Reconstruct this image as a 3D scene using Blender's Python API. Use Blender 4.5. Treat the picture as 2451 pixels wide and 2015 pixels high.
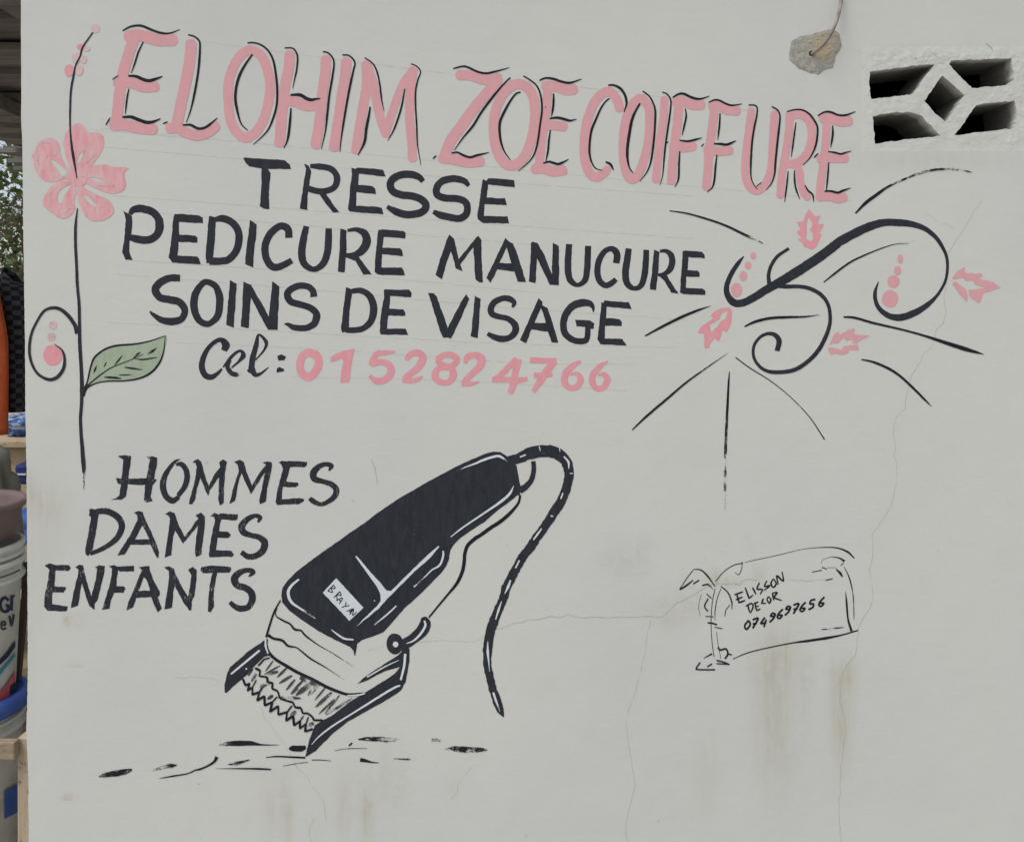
import bpy, bmesh, math, random
from mathutils import Vector, noise, geometry
EXPOSURE = 0.33
SKYSAT = 0.5
random.seed(7)
for o in list(bpy.data.objects): bpy.data.objects.remove(o)
scene = bpy.context.scene
COL = scene.collection
PI = math.pi

# ------------------------------------------------------------------ camera, sky, sun, exposure
D = 2.2            # camera to wall, metres
XC, ZC = 1.2255, 1.35
cam = bpy.data.cameras.new('camera'); camo = bpy.data.objects.new('camera', cam); COL.objects.link(camo)
PYH = 760.0                                # photograph row of the horizon
CZ = ZC+(1007.5-PYH)/1000                  # eye height
camo.location = (XC, -D, CZ); camo.rotation_euler = (PI/2, 0, 0)
cam.sensor_width = 36; cam.lens = 36*D/2.451; cam.clip_end = 2000; cam.clip_start = 0.02
cam.shift_y = -(CZ-ZC)/2.451               # the lens looks level while the frame lies lower, so uprights stay upright
scene.camera = camo
W = bpy.data.worlds.new('World'); scene.world = W; W.use_nodes = True
nt = W.node_tree; bg = nt.nodes['Background']
sky = nt.nodes.new('ShaderNodeTexSky'); sky.sky_type = 'NISHITA'; sky.sun_disc = False
SUN_EL, SUN_AZ = math.radians(60), math.radians(225)      # azimuth measured clockwise from +Y
sky.sun_elevation = SUN_EL; sky.sun_rotation = SUN_AZ
sky.air_density = 1.0; sky.dust_density = 2.0; sky.ozone_density = 0.6
hs = nt.nodes.new('ShaderNodeHueSaturation'); hs.inputs['Saturation'].default_value = SKYSAT   # haze-white overcast
nt.links.new(sky.outputs[0], hs.inputs['Color']); nt.links.new(hs.outputs[0], bg.inputs[0]); bg.inputs[1].default_value = 0.13
sun = bpy.data.lights.new('sun', 'SUN'); sun.energy = 1.4; sun.angle = math.radians(28); sun.color = (1.0, 0.98, 0.95)
suno = bpy.data.objects.new('sun', sun); COL.objects.link(suno); suno.location = (0, -6, 8)
sd = Vector((math.sin(SUN_AZ)*math.cos(SUN_EL), math.cos(SUN_AZ)*math.cos(SUN_EL), math.sin(SUN_EL)))
suno.rotation_euler = sd.to_track_quat('Z', 'Y').to_euler()
vs = scene.view_settings
vs.view_transform = 'Standard'; vs.look = 'None'; vs.gamma = 1; vs.exposure = EXPOSURE; vs.use_curve_mapping = False

# ------------------------------------------------------------------ helpers
def lin(r, g, b):
    f = lambda c: (c/255/12.92) if c/255 <= .04045 else ((c/255+.055)/1.055)**2.4
    return (f(r), f(g), f(b), 1)

class NT:
    def __init__(s, name):
        s.m = bpy.data.materials.new(name); s.m.use_nodes = True; s.t = s.m.node_tree
        s.b = s.t.nodes['Principled BSDF']
    def n(s, typ, **kw):
        nd = s.t.nodes.new('ShaderNode'+typ)
        for k, v in kw.items(): setattr(nd, k, v)
        return nd
    def set(s, sock, v):
        if hasattr(v, 'is_output') or isinstance(v, bpy.types.NodeSocket): s.t.links.new(v, sock)
        else: sock.default_value = v
    def math(s, op, a, b=0.0, c=None, clamp=False):
        nd = s.n('Math', operation=op); nd.use_clamp = clamp
        s.set(nd.inputs[0], a); s.set(nd.inputs[1], b)
        if c is not None: s.set(nd.inputs[2], c)
        return nd.outputs[0]
    def mix(s, f, a, b, blend='MIX'):
        nd = s.n('Mix', data_type='RGBA', blend_type=blend)
        s.set(nd.inputs[0], f); s.set(nd.inputs[6], a); s.set(nd.inputs[7], b)
        return nd.outputs[2]
    def pos(s): return s.n('NewGeometry').outputs['Position']
    def scale(s, v, sc):
        nd = s.n('VectorMath', operation='MULTIPLY'); s.set(nd.inputs[0], v); nd.inputs[1].default_value = sc
        return nd.outputs[0]
    def noise(s, v, sc, det=3, rough=.55, dist=0):
        nd = s.n('TexNoise'); s.set(nd.inputs['Vector'], v); nd.inputs['Scale'].default_value = sc
        nd.inputs['Detail'].default_value = det; nd.inputs['Roughness'].default_value = rough
        nd.inputs['Distortion'].default_value = dist
        return nd.outputs['Fac']
    def ramp(s, f, lo, hi, a=0., b=1.):
        nd = s.n('MapRange'); nd.clamp = True; s.set(nd.inputs[0], f)
        for i, v in enumerate((lo, hi, a, b)): nd.inputs[i+1].default_value = v
        return nd.outputs[0]
    def attr(s, name):
        nd = s.n('Attribute'); nd.attribute_name = name; return nd
    def bump(s, h, st, dist=.01, nrm=None):
        nd = s.n('Bump'); nd.inputs['Strength'].default_value = st; nd.inputs['Distance'].default_value = dist
        s.set(nd.inputs['Height'], h)
        if nrm is not None: s.t.links.new(nrm, nd.inputs['Normal'])
        return nd.outputs[0]
    def done(s, col=None, rough=.8, nrm=None, spec=.3, alpha=None):
        if col is not None: s.set(s.b.inputs['Base Color'], col)
        s.set(s.b.inputs['Roughness'], rough); s.b.inputs['Specular IOR Level'].default_value = spec
        if nrm is not None: s.t.links.new(nrm, s.b.inputs['Normal'])
        if alpha is not None: s.set(s.b.inputs['Alpha'], alpha)
        return s.m

def relief(t, amt=1.0):
    """plaster relief shared by the wall and the paint films lying on it"""
    p = t.pos()
    streak = t.noise(t.scale(p, (14, 14, 120)), 1.0, 4, .6, .4)
    lumps = t.noise(p, 9, 3, .5)
    grain = t.noise(p, 240, 3, .6)
    pits = t.noise(p, 70, 2, .5)
    mid = t.noise(t.scale(p, (38, 38, 60)), 1.0, 4, .62, .3)
    n0 = t.bump(lumps, .13*amt, .012)
    n1 = t.bump(mid, .05*amt, .006, n0)
    n2 = t.bump(streak, .04*amt, .004, n1)
    n3 = t.bump(grain, .12*amt, .0012, n2)
    return t.bump(pits, .12*amt, .002, n3)

def paint_mat(name, col, col2, rough=.68, var=.5, speck=0.0, spec=.16):
    t = NT(name); p = t.pos()
    f = t.ramp(t.noise(t.scale(p, (70, 70, 20)), 1, 4, .65, .5), .36, .68)
    g = t.ramp(t.noise(t.scale(p, (1, 1, 1)), 130, 2, .6), .3, .7)
    c = t.mix(t.math('MULTIPLY', f, var), col, col2)
    c = t.mix(t.math('MULTIPLY', g, var*.35), c, col2)
    uv = t.n('UVMap').outputs[0]
    dry = t.math('MULTIPLY', t.attr('dry').outputs['Fac'], t.ramp(t.noise(p, 30, 2, .5), .40, .62, .62, 1.28))
    n = t.noise(t.scale(uv, (48, 380, 1)), 1.0, 4, .7)
    n2 = t.noise(p, 420, 2, .6)
    nn = t.math('ADD', t.math('MULTIPLY', n, .62), t.math('MULTIPLY', n2, .38))
    th = t.math('MULTIPLY_ADD', t.math('POWER', t.math('MAXIMUM', dry, 0.0), .6), .55, .12)
    a = t.math('MULTIPLY_ADD', t.math('SUBTRACT', nn, th), 9.0, .5, clamp=True)
    return t.done(c, rough, relief(t), spec, a)

def simple(name, col, col2=None, sc=30, rough=.6, bump=.2, bd=.004, spec=.3, vec=(1,1,1), det=4, lo=.35, hi=.7, metallic=0):
    t = NT(name); p = t.scale(t.pos(), vec)
    n = t.noise(p, sc, det, .6)
    c = t.mix(t.ramp(n, lo, hi), col, col2 or col)
    m = t.done(c, rough, t.bump(t.noise(p, sc*2.5, 3, .6), bump, bd), spec)
    t.b.inputs['Metallic'].default_value = metallic
    return m

def tag(o, label, cat, group=None):
    o['label'] = label; o['category'] = cat
    if group: o['group'] = group
    return o
def struct(o): o['kind'] = 'structure'; return o
def empty(name, loc=(0,0,0), parent=None):
    o = bpy.data.objects.new(name, None); o.location = loc; o.empty_display_size = .05; COL.objects.link(o)
    if parent: o.parent = parent
    return o
def meshobj(name, verts, faces, mat, parent=None, smooth=False, loc=None):
    me = bpy.data.meshes.new(name); me.from_pydata(verts, [], faces); me.update()
    if mat: me.materials.append(mat)
    if smooth: me.polygons.foreach_set('use_smooth', [True]*len(me.polygons))
    o = bpy.data.objects.new(name, me); COL.objects.link(o)
    if parent:
        o.parent = parent
        if loc is None: o.location = -Vector(parent.location) if parent.parent is None else (0,0,0)
    if loc is not None: o.location = loc
    return o
class MB:
    """collects shapes into one mesh"""
    def __init__(s): s.v, s.f = [], []
    def box(s, x0, x1, y0, y1, z0, z1, jit=0):
        b = len(s.v); j = lambda: random.uniform(-jit, jit)
        for x in (x0, x1):
            for y in (y0, y1):
                for z in (z0, z1): s.v.append((x+j(), y+j(), z+j()))
        s.f += [tuple(b+i for i in q) for q in ((0,1,3,2),(4,6,7,5),(0,4,5,1),(2,3,7,6),(0,2,6,4),(1,5,7,3))]
        return s
    def tube(s, pts, rad, n=10, caps=True):
        b = len(s.v); pts = [Vector(p) for p in pts]; m = len(pts)
        rad = rad if isinstance(rad, (list, tuple)) else [rad]*m
        up = None
        for i, p in enumerate(pts):
            d = (pts[min(i+1, m-1)]-pts[max(i-1, 0)]).normalized()
            if up is None:
                up = d.orthogonal().normalized()
            up = (up-d*up.dot(d)).normalized(); w = d.cross(up)
            for k in range(n):
                a = 2*PI*k/n; s.v.append(tuple(p+(up*math.cos(a)+w*math.sin(a))*rad[i]))
        for i in range(m-1):
            for k in range(n):
                s.f.append((b+i*n+k, b+i*n+(k+1) % n, b+(i+1)*n+(k+1) % n, b+(i+1)*n+k))
        if caps:
            s.f.append(tuple(b+k for k in reversed(range(n)))); s.f.append(tuple(b+(m-1)*n+k for k in range(n)))
        return s
    def lathe(s, prof, cx, cy, n=48, a0=0, a1=2*PI):
        """prof: list of (radius, z)"""
        b = len(s.v); full = abs(a1-a0-2*PI) < 1e-6; cnt = n if full else n+1
        for r, z in prof:
            for k in range(cnt):
                a = a0+(a1-a0)*k/n; s.v.append((cx+r*math.cos(a), cy+r*math.sin(a), z))
        for i in range(len(prof)-1):
            for k in range(n):
                k2 = (k+1) % cnt
                s.f.append((b+i*cnt+k, b+i*cnt+k2, b+(i+1)*cnt+k2, b+(i+1)*cnt+k))
        return s
    def build(s, name, mat, parent=None, smooth=False, bevel=0):
        o = meshobj(name, s.v, s.f, mat, parent, smooth)
        if bevel:
            m = o.modifiers.new('bevel', 'BEVEL'); m.width = bevel; m.segments = 2; m.limit_method = 'ANGLE'
        return o

def P(px, py, d):
    """point seen at photograph pixel (px, py) when it stands d metres behind the wall's face"""
    k = (D+d)/D
    return Vector((XC+(px-1225.5)/1000*k, d, CZ+(PYH-py)/1000*k))

# ------------------------------------------------------------------ brush strokes on the wall
TILE = dict(H1=(200,0), H2=(600,50), H3=(1000,100), H4=(1350,150), H5=(1650,200), B=(550,360), C=(850,360), A=(250,450),
    D2=(700,500), D=(1000,500), E=(1300,520), F=(450,750), G=(1000,750), K=(0,30), L=(0,280), M=(0,680), Q1=(50,1070),
    Q2=(400,1070), Q3=(650,1250), Q4=(900,1030), Q5=(500,1450), Q6=(900,1380), S1=(1500,480), S2=(1950,480), S3=(1500,750),
    S4=(1950,750), V1=(1850,0), V=(2000,60,4.683), G1=(1600,1280), R1=(200,1700), R2=(600,1700,3.52), P=(0,0,1))
def parse(tile, txt, w=0.0):
    out = []; cur = TILE[tile]
    for tok in txt.split():
        if tok[0] == '@': cur = TILE[tok[1:]]; continue
        q = [float(a) for a in tok.split(',')]
        s = cur[2] if len(cur) > 2 else 4.224
        ww = q[2] if len(q) > 2 else w
        out.append([cur[0]+q[0]/s, cur[1]+q[1]/s, ww/s, q[3] if len(q) > 3 else None])
    return out
def spline(pts, closed, step, sharp=False):
    m = len(pts); out = []
    segs = m if closed else m-1
    for i in range(segs):
        p1, p2 = pts[i], pts[(i+1) % m]
        p0 = pts[i-1] if (closed or i > 0) else [2*a-b for a, b in zip(p1, p2)]
        p3 = pts[(i+2) % m] if (closed or i+2 < m) else [2*b-a for a, b in zip(p1, p2)]
        L = math.hypot(p2[0]-p1[0], p2[1]-p1[1]); k = max(1, int(L/step))
        for j in range(k):
            t = j/k; q = []
            for c in range(4):
                a, b, cc, d = p0[c], p1[c], p2[c], p3[c]
                if sharp or c >= 2: q.append(b+(cc-b)*t)
                else: q.append(.5*((2*b)+(-a+cc)*t+(2*a-5*b+4*cc-d)*t*t+(-a+3*b-3*cc+d)*t**3))
            out.append(q)
    if not closed: out.append(list(pts[-1]))
    return out
SEED = [0]
def ribbon(tile, w, txt, dry=0., closed=False, cap=None, sharp=False, taper=None, jit=1.0, gain=1.0):
    """returns left side, right side, dryness, run length of a brush stroke (photograph pixels = mm on the wall)"""
    pts = parse(tile, txt, w)
    for i, p in enumerate(pts):
        if p[3] is None: p[3] = dry
        p[3] = min(1., p[3]*gain)
    if taper:
        L = len(pts)-1; acc = [0]
        for i in range(L): acc.append(acc[-1]+math.hypot(pts[i+1][0]-pts[i][0], pts[i+1][1]-pts[i][1]))
        pts = spline(pts, False, 4.0, sharp)
        n = len(pts)-1
        for i, p in enumerate(pts):
            t = i/max(1, n); f = min(1, taper[0]+(1-taper[0])*min(1, t/.3), taper[1]+(1-taper[1])*min(1, (1-t)/.3))
            p[2] *= f
        P2 = pts
    else:
        P2 = spline(pts, closed, 2.6, sharp)
    SEED[0] += 1; sd = SEED[0]*7.31
    if cap == 'round' and not closed:
        def ext(p, q, rev):
            d = Vector((p[0]-q[0], p[1]-q[1])).normalized(); r = p[2]/2; add = []
            for a in (.25, .5, .72, .88, .97):
                add.append([p[0]+d.x*r*a, p[1]+d.y*r*a, 2*r*math.sqrt(max(0, 1-a**2.6)), p[3]])
            return add
        P2 = list(reversed(ext(P2[0], P2[1], 1)))+P2+ext(P2[-1], P2[-2], 0)
    n = len(P2); Ls, Rs, Dr, U = [], [], [], []; u = 0
    for i, p in enumerate(P2):
        a = P2[(i-1) % n] if (closed or i > 0) else p; b = P2[(i+1) % n] if (closed or i < n-1) else p
        dx, dy = b[0]-a[0], b[1]-a[1]; l = math.hypot(dx, dy) or 1; nx, ny = -dy/l, dx/l
        if i: u += math.hypot(p[0]-P2[i-1][0], p[1]-P2[i-1][1])
        h = p[2]/2; am = jit*min(.9, .12+h*.06)
        j1 = noise.noise((u*.11, sd, 0))*am+noise.noise((u*.45, sd, 2))*am*.5
        j2 = noise.noise((u*.11, sd, 5))*am+noise.noise((u*.45, sd, 9))*am*.5
        h1, h2 = max(.12, h+j1), max(.12, h+j2)
        Ls.append((p[0]+nx*h1, p[1]+ny*h1)); Rs.append((p[0]-nx*h2, p[1]-ny*h2)); Dr.append(p[3]); U.append(u)
    return Ls, Rs, Dr, U, closed
def outline(tile, txt, smooth=False, jit=.7):
    loops = []
    for part in txt.split('|'):
        pts = [[q[0], q[1], 0., 0.] for q in parse(tile, part)]
        pts = spline(pts, True, 3.2, not smooth)
        SEED[0] += 1; sd = SEED[0]*3.17; o = []
        for i, p in enumerate(pts):
            o.append((p[0]+noise.noise((p[0]*.09, p[1]*.09, sd))*jit*1.3+noise.noise((p[0]*.3, p[1]*.3, sd+4))*jit*.6,
                      p[1]+noise.noise((p[0]*.09, p[1]*.09, sd+9))*jit*1.3+noise.noise((p[0]*.3, p[1]*.3, sd+14))*jit*.6))
        loops.append(o)
    return loops

def wallpt(x, y, off): return (x/1000, -off, ZC+(1007.5-y)/1000)
class Film:
    """one paint film on the wall: brush strokes and filled outlines merged into one flat sheet"""
    def __init__(s): s.rib = []; s.poly = []; s.dry = []
    def s(s, tile, w, txt, dry=0., **k):
        r = ribbon(tile, w, txt, dry, **k)
        (s.dry if max(r[2]) > .02 else s.rib).append(r); return s
    def p(s, tile, txt, smooth=False, dry=0., jit=.7):
        s.poly.append((outline(tile, txt, smooth, jit), dry)); return s
    def zig(s, tile, w, txt):
        """pointed zigzag: one spiked quad per leg"""
        q = parse(tile, txt, w)
        for a, b in zip(q, q[1:]):
            dx, dy = b[0]-a[0], b[1]-a[1]; l = math.hypot(dx, dy) or 1; dx /= l; dy /= l; h = a[2]/2*random.uniform(.75, 1.15); e = a[2]*.42
            s.poly.append(([[(a[0]-dx*e, a[1]-dy*e), (a[0]+dx*e*.6-dy*h, a[1]+dy*e*.6+dx*h), (b[0]-dx*e*.6-dy*h, b[1]-dy*e*.6+dx*h), (b[0]+dx*e, b[1]+dy*e), (b[0]-dx*e*.6+dy*h, b[1]-dy*e*.6-dx*h), (a[0]+dx*e*.6+dy*h, a[1]+dy*e*.6-dx*h)]], 0.))
        return s
    def dot(s, tile, cx, cy, rx, ry, dry=0., n=26):
        t = TILE[tile]; sc = t[2] if len(t) > 2 else 4.224; SEED[0] += 1; sd = SEED[0]*1.7
        pts = []
        for k in range(n):
            a = 2*PI*k/n; f = 1+.07*noise.noise((math.cos(a)*1.4, math.sin(a)*1.4, sd))
            pts.append((t[0]+(cx+rx*f*math.cos(a))/sc, t[1]+(cy+ry*f*math.sin(a))/sc))
        s.poly.append(([pts], dry)); return s
    def each(s, name, mat, parent, layer, dryall=None):
        """every stroke or outline of the film as an object of its own"""
        k = 0
        for kind in ('rib', 'dry', 'poly'):
            for it in getattr(s, kind):
                f = Film(); getattr(f, kind).append(it); f.build(name, mat, parent, layer+.08*k, dryall); k += 1
    def build(s, name, mat, parent, layer, dryall=None):
        V, Fc, UV, DR = [], [], [], []
        v2, f2 = [], []
        for Ls, Rs, dr, U, closed in s.rib:
            b = len(v2); n = len(Ls)
            for a, c in zip(Ls, Rs): v2 += [a, c]
            for i in range(n if closed else n-1):
                j = (i+1) % n; f2.append((b+2*i, b+2*j, b+2*j+1, b+2*i+1))
        pd = 0.
        for loops, dry in s.poly:
            pd = max(pd, dry); b = len(v2); flat = [p for l in loops for p in l]; v2 += flat
            for t in geometry.tessellate_polygon([[Vector((p[0], p[1], 0)) for p in l] for l in loops]):
                f2.append(tuple(b+i for i in t))
        if f2:
            # union: triangulate all outlines together, keep the triangles that lie in at least one input face
            ed = set()
            grid = {}
            for fi, f in enumerate(f2):
                for i in range(len(f)): ed.add((f[i], f[(i+1) % len(f)]))
                px_ = [v2[i][0] for i in f]; py_ = [v2[i][1] for i in f]
                for gx in range(int(min(px_)//8), int(max(px_)//8)+1):
                    for gy in range(int(min(py_)//8), int(max(py_)//8)+1): grid.setdefault((gx, gy), []).append(fi)
            r = geometry.delaunay_2d_cdt([Vector(p) for p in v2], list(ed), [], 0, 1e-4)
            V = [(p.x, p.y) for p in r[0]]; Fc = []
            for t in r[2]:
                cx = sum(V[i][0] for i in t)/3; cy = sum(V[i][1] for i in t)/3
                for fi in grid.get((int(cx//8), int(cy//8)), ()):
                    c = False; f = f2[fi]; m = len(f)
                    for i in range(m):
                        p0 = v2[f[i]]; p1 = v2[f[(i+1) % m]]
                        if (p0[1] > cy) != (p1[1] > cy) and cx < (p1[0]-p0[0])*(cy-p0[1])/(p1[1]-p0[1])+p0[0]: c = not c
                    if c: Fc.append(tuple(t)); break
            UV = [(p[1]/1000, p[0]/1000) for p in V]; DR = [dryall if dryall is not None else pd]*len(V)
        OFF = [layer*.00016+.0003]*len(V)
        for k, (Ls, Rs, dr, U, closed) in enumerate(s.dry):
            b = len(V); n = len(Ls); sd = random.uniform(0, 50)
            for i in range(n):
                wd = math.hypot(Ls[i][0]-Rs[i][0], Ls[i][1]-Rs[i][1])/1000
                V += [Ls[i], Rs[i]]; UV += [(U[i]/1000+sd, 0+sd), (U[i]/1000+sd, wd+sd)]; DR += [dr[i], dr[i]]
                OFF += [layer*.00016+.0003+.00002*(k+1)]*2
            for i in range(n if closed else n-1):
                j = (i+1) % n; Fc.append((b+2*i, b+2*j, b+2*j+1, b+2*i+1))
        verts = [wallpt(p[0], p[1], OFF[i]) for i, p in enumerate(V)]
        # face the street
        fo = []
        for f in Fc:
            a, b_, c = (verts[f[i]] for i in range(3))
            ny = (b_[2]-a[2])*(c[0]-a[0])-(b_[0]-a[0])*(c[2]-a[2])
            fo.append(tuple(f) if ny < 0 else tuple(reversed(f)))
        me = bpy.data.meshes.new(name); me.from_pydata(verts, [], fo); me.update()
        uvl = me.uv_layers.new(name='UVMap'); li = [0]*len(me.loops); me.loops.foreach_get('vertex_index', li)
        uvl.data.foreach_set('uv', [c for i in li for c in UV[i]])
        at = me.attributes.new('dry', 'FLOAT', 'POINT'); at.data.foreach_set('value', [float(d) for d in DR])
        me.materials.append(mat)
        o = bpy.data.objects.new(name, me); COL.objects.link(o); o.parent = parent
        return o

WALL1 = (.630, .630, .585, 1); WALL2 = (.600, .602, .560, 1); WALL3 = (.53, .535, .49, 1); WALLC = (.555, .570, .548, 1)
VENT1 = (.62, .622, .58, 1); VENT2 = (.555, .558, .515, 1)
# ------------------------------------------------------------------ paint colours
BLK = (.020, .0228, .0285, 1); BLK2 = (.036, .040, .049, 1); INKC = (.011, .012, .016, 1)
ROSE1 = (.72, .365, .385, 1); ROSE2 = (.63, .35, .36, 1)
PINK1 = (.74, .285, .32, 1); PINK2 = (.72, .38, .40, 1)
PINK3 = (.70, .46, .46, 1)
PALE1 = (.66, .46, .45, 1); PALE2 = (.64, .52, .49, 1)
GREEN1 = (.31, .385, .27, 1); GREEN2 = (.42, .49, .36, 1)
WHITE1 = (.66, .70, .71, 1); WHITE2 = (.58, .62, .62, 1)
PENC = (.47, .475, .455, 1); CRK = (.34, .33, .29, 1); CRK2 = (.43, .42, .38, 1)

# ------------------------------------------------------------------ ground
g = NT('sandy_ground'); gp = g.pos()
gm = g.done(g.mix(g.ramp(g.noise(gp, 3, 6, .65), .3, .7), (.30, .26, .21, 1), (.40, .36, .30, 1)), .95, g.bump(g.noise(gp, 30, 5, .6), .5, .02))
gv, gf = [], []
for i in range(41):
    for j in range(41):
        x = -150+300*i/40; y = -120+300*j/40
        gv.append((x, y, -.06+.06*noise.noise((x*.05, y*.05, 1)) if math.hypot(x, y) > 12 else -.02))
for i in range(40):
    for j in range(40): gf.append((i*41+j, (i+1)*41+j, (i+1)*41+j+1, i*41+j+1))
struct(meshobj('ground', gv, gf, gm, smooth=True))

# ------------------------------------------------------------------ the salon wall
WALL = empty('salon_wall', (0, 0, 0))
tag(WALL, 'off-white plastered salon wall hand-painted with pink and black lettering', 'wall'); WALL['kind'] = 'thing'
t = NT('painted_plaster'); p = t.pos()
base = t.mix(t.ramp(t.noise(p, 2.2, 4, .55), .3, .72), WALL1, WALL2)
base = t.mix(t.math('MULTIPLY', t.ramp(t.noise(t.scale(p, (1, 1, .8)), 1.15, 2, .5), .40, .62), .55), base, WALLC)  # broad cooler, darker drift: uneven light put into the wall colour
base = t.mix(t.math('MULTIPLY', t.ramp(t.noise(t.scale(p, (5, 5, 46)), 1, 4, .6, .5), .45, .75), .06), base, WALL3)
base = t.mix(t.math('MULTIPLY', t.ramp(t.noise(p, 7.5, 5, .65, .4), .42, .75), .14), base, WALL3)
base = t.mix(t.math('MULTIPLY', t.ramp(t.noise(p, 380, 2, .6), .55, .75), .10), base, WALL3)
yel = t.attr('yellow_stain').outputs['Fac']; gry = t.attr('grey_stain').outputs['Fac']; brn = t.attr('rust_stain').outputs['Fac']
drip = t.ramp(t.noise(t.scale(p, (55, 55, 9)), 1, 5, .7, .6), .30, .66)
blot = t.ramp(t.noise(p, 42, 5, .7, .6), .34, .68)
spl = t.ramp(t.noise(p, 150, 3, .6), .70, .74)
base = t.mix(t.math('MULTIPLY', spl, t.ramp(t.noise(p, 3.1, 3, .6), .5, .7, 0, .22)), base, (.36, .35, .31, 1))
base = t.mix(t.math('MULTIPLY', yel, t.math('MULTIPLY_ADD', drip, .75, .2), clamp=True), base, (.42, .385, .255, 1))
base = t.mix(t.math('MULTIPLY', t.math('MULTIPLY', gry, .62), t.math('MULTIPLY_ADD', blot, .9, .03), clamp=True), base, (.31, .305, .26, 1))
base = t.mix(t.math('MULTIPLY', brn, blot, clamp=True), base, (.36, .24, .12, 1))
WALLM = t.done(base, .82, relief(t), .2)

EDGE = [(-600,50),(0,50),(300,51),(330,53),(400,54),(650,57),(700,58),(800,59.5),(1000,61),(1100,63),(1300,65),(1480,66),(1600,66.5),(1690,65),(1745,62.5),(1760,64),(1790,65),(1850,67.5),(2015,69),(2500,74)]
def edge_x(py):
    for (a, xa), (b, xb) in zip(EDGE, EDGE[1:]):
        if a <= py <= b: return xa+(xb-xa)*(py-a)/(b-a)
    return EDGE[-1][1] if py > 0 else EDGE[0][1]
BX0, BX1, BY0, BY1 = 2062., 2452., 112., 362.            # block of the air vent (photograph pixels = mm)
xs = sorted(set([round(76+i*14, 2) for i in range(0, 222)]+[BX0, BX1])); xs = [-1]+xs
ztop, zbot = 3.05, -.03
pys = sorted(set([round(1007.5-(ztop-ZC)*1000+i*6, 2) for i in range(int((ztop-zbot)*1000/6)+1)]+[BY0, BY1]))
YEL = [(1850,1700,45,160,.55),(1870,1560,50,60,.4),(2015,1720,22,110,.75),(2030,1620,20,40,.6),(1745,1395,42,12,.6),(1815,1375,12,22,.7),(1712,1382,14,20,.6),(110,1210,50,50,.4),(78,1170,14,44,.5),(1640,1460,70,30,.2),(878,1950,13,60,.6),(822,1940,14,70,.45),(690,1970,10,60,.5),(648,1940,10,50,.4),(920,1850,12,60,.3),(2230,385,170,26,.3),(110,1330,40,120,.22),(2300,130,120,18,.2),(640,1880,60,60,.12),(1600,1490,40,26,.25),(1690,1850,30,120,.2)]
GRY = [(1490,1340,55,46,.42),(1650,1420,60,50,.26),(1930,1640,18,80,.5),(1840,1610,46,70,.45),(122,1018,22,18,.35),(190,1480,16,22,.3),(1560,1450,80,26,.2),(870,1900,60,90,.28),(600,1950,200,60,.14),(680,1920,12,70,.4),(880,1935,8,30,.5),(960,1880,26,60,.3),(1100,1880,60,40,.16),(1990,1620,8,60,.5),(2240,210,190,110,.10),(2140,122,80,9,.6),(2100,150,22,30,.35),(2200,352,150,9,.4),(1790,1300,14,22,.35),(1540,1330,16,46,.3),(118,1090,30,30,.2),(1880,1800,60,120,.22),(1420,1760,40,20,.15),(75,1500,12,300,.22)]
RUST = [(162,1485,9,13,.9),(180,1592,13,3.5,.8),(166,1905,9,8,.8),(160,1912,14,3,.6),(1985,1610,16,12,.25)]
def stain(L, x, y):
    s = 0
    for cx, cy, sx, sy, a in L:
        q = ((x-cx)/sx)**2+((y-cy)/sy)**2
        if q < 9: s += a*math.exp(-q)
    return min(1, s)
wv, wf, idx = [], [], {}
for j, py in enumerate(pys):
    for i, x in enumerate(xs):
        xx = x; yy = 0.
        if i == 0:
            xx = edge_x(py)+.9*noise.noise((py*.02, 3, 0))
            if py > 640: xx += 1.1*noise.noise((py*.16, 5, 0))+.7*noise.noise((py*.6, 8, 0))
        idx[i, j] = len(wv); wv.append((xx, py, yy))
for j in range(len(pys)-1):
    for i in range(len(xs)-1):
        if BX0-.1 <= xs[i] and xs[i+1] <= BX1+.1 and BY0-.1 <= pys[j] and pys[j+1] <= BY1+.1: continue
        wf.append((idx[i, j], idx[i, j+1], idx[i+1, j+1], idx[i+1, j]))
nfront = len(wv)
# rounded return of the free end, running back along the side of the salon
prev = [idx[0, j] for j in range(len(pys))]
for dx, dy in ((-.6, 1.2), (-1.0, 3.5), (-1.0, 150.), (-1.0, 3000.)):
    cur = []
    for j, py in enumerate(pys):
        bx = wv[idx[0, j]][0]; cur.append(len(wv)); wv.append((bx+dx, py, dy))
    for j in range(len(pys)-1): wf.append((prev[j], cur[j], cur[j+1], prev[j+1]))
    prev = cur
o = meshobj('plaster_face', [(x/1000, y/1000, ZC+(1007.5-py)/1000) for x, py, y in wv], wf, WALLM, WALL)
for nm, L in (('yellow_stain', YEL), ('grey_stain', GRY), ('rust_stain', RUST)):
    at = o.data.attributes.new(nm, 'FLOAT', 'POINT'); at.data.foreach_set('value', [stain(L, x, py) if k < nfront else 0. for k, (x, py, y) in enumerate(wv)])
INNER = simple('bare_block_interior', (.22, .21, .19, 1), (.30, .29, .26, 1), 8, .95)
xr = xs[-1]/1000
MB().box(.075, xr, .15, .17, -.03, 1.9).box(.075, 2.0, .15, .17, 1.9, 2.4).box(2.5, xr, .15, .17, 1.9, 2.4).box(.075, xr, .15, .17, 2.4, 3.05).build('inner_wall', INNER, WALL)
MB().box(.075, xr, 2.98, 3.1, -.03, 3.05).box(xr, xr+.12, 0, 3.1, -.03, 3.05).build('back_wall', INNER, WALL)
MB().box(-.1, xr+.3, -.16, 3.1, 3.055, 3.18).build('roof_slab', INNER, WALL)  # unseen slab; its front overhang is added to dim the wall top

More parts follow.
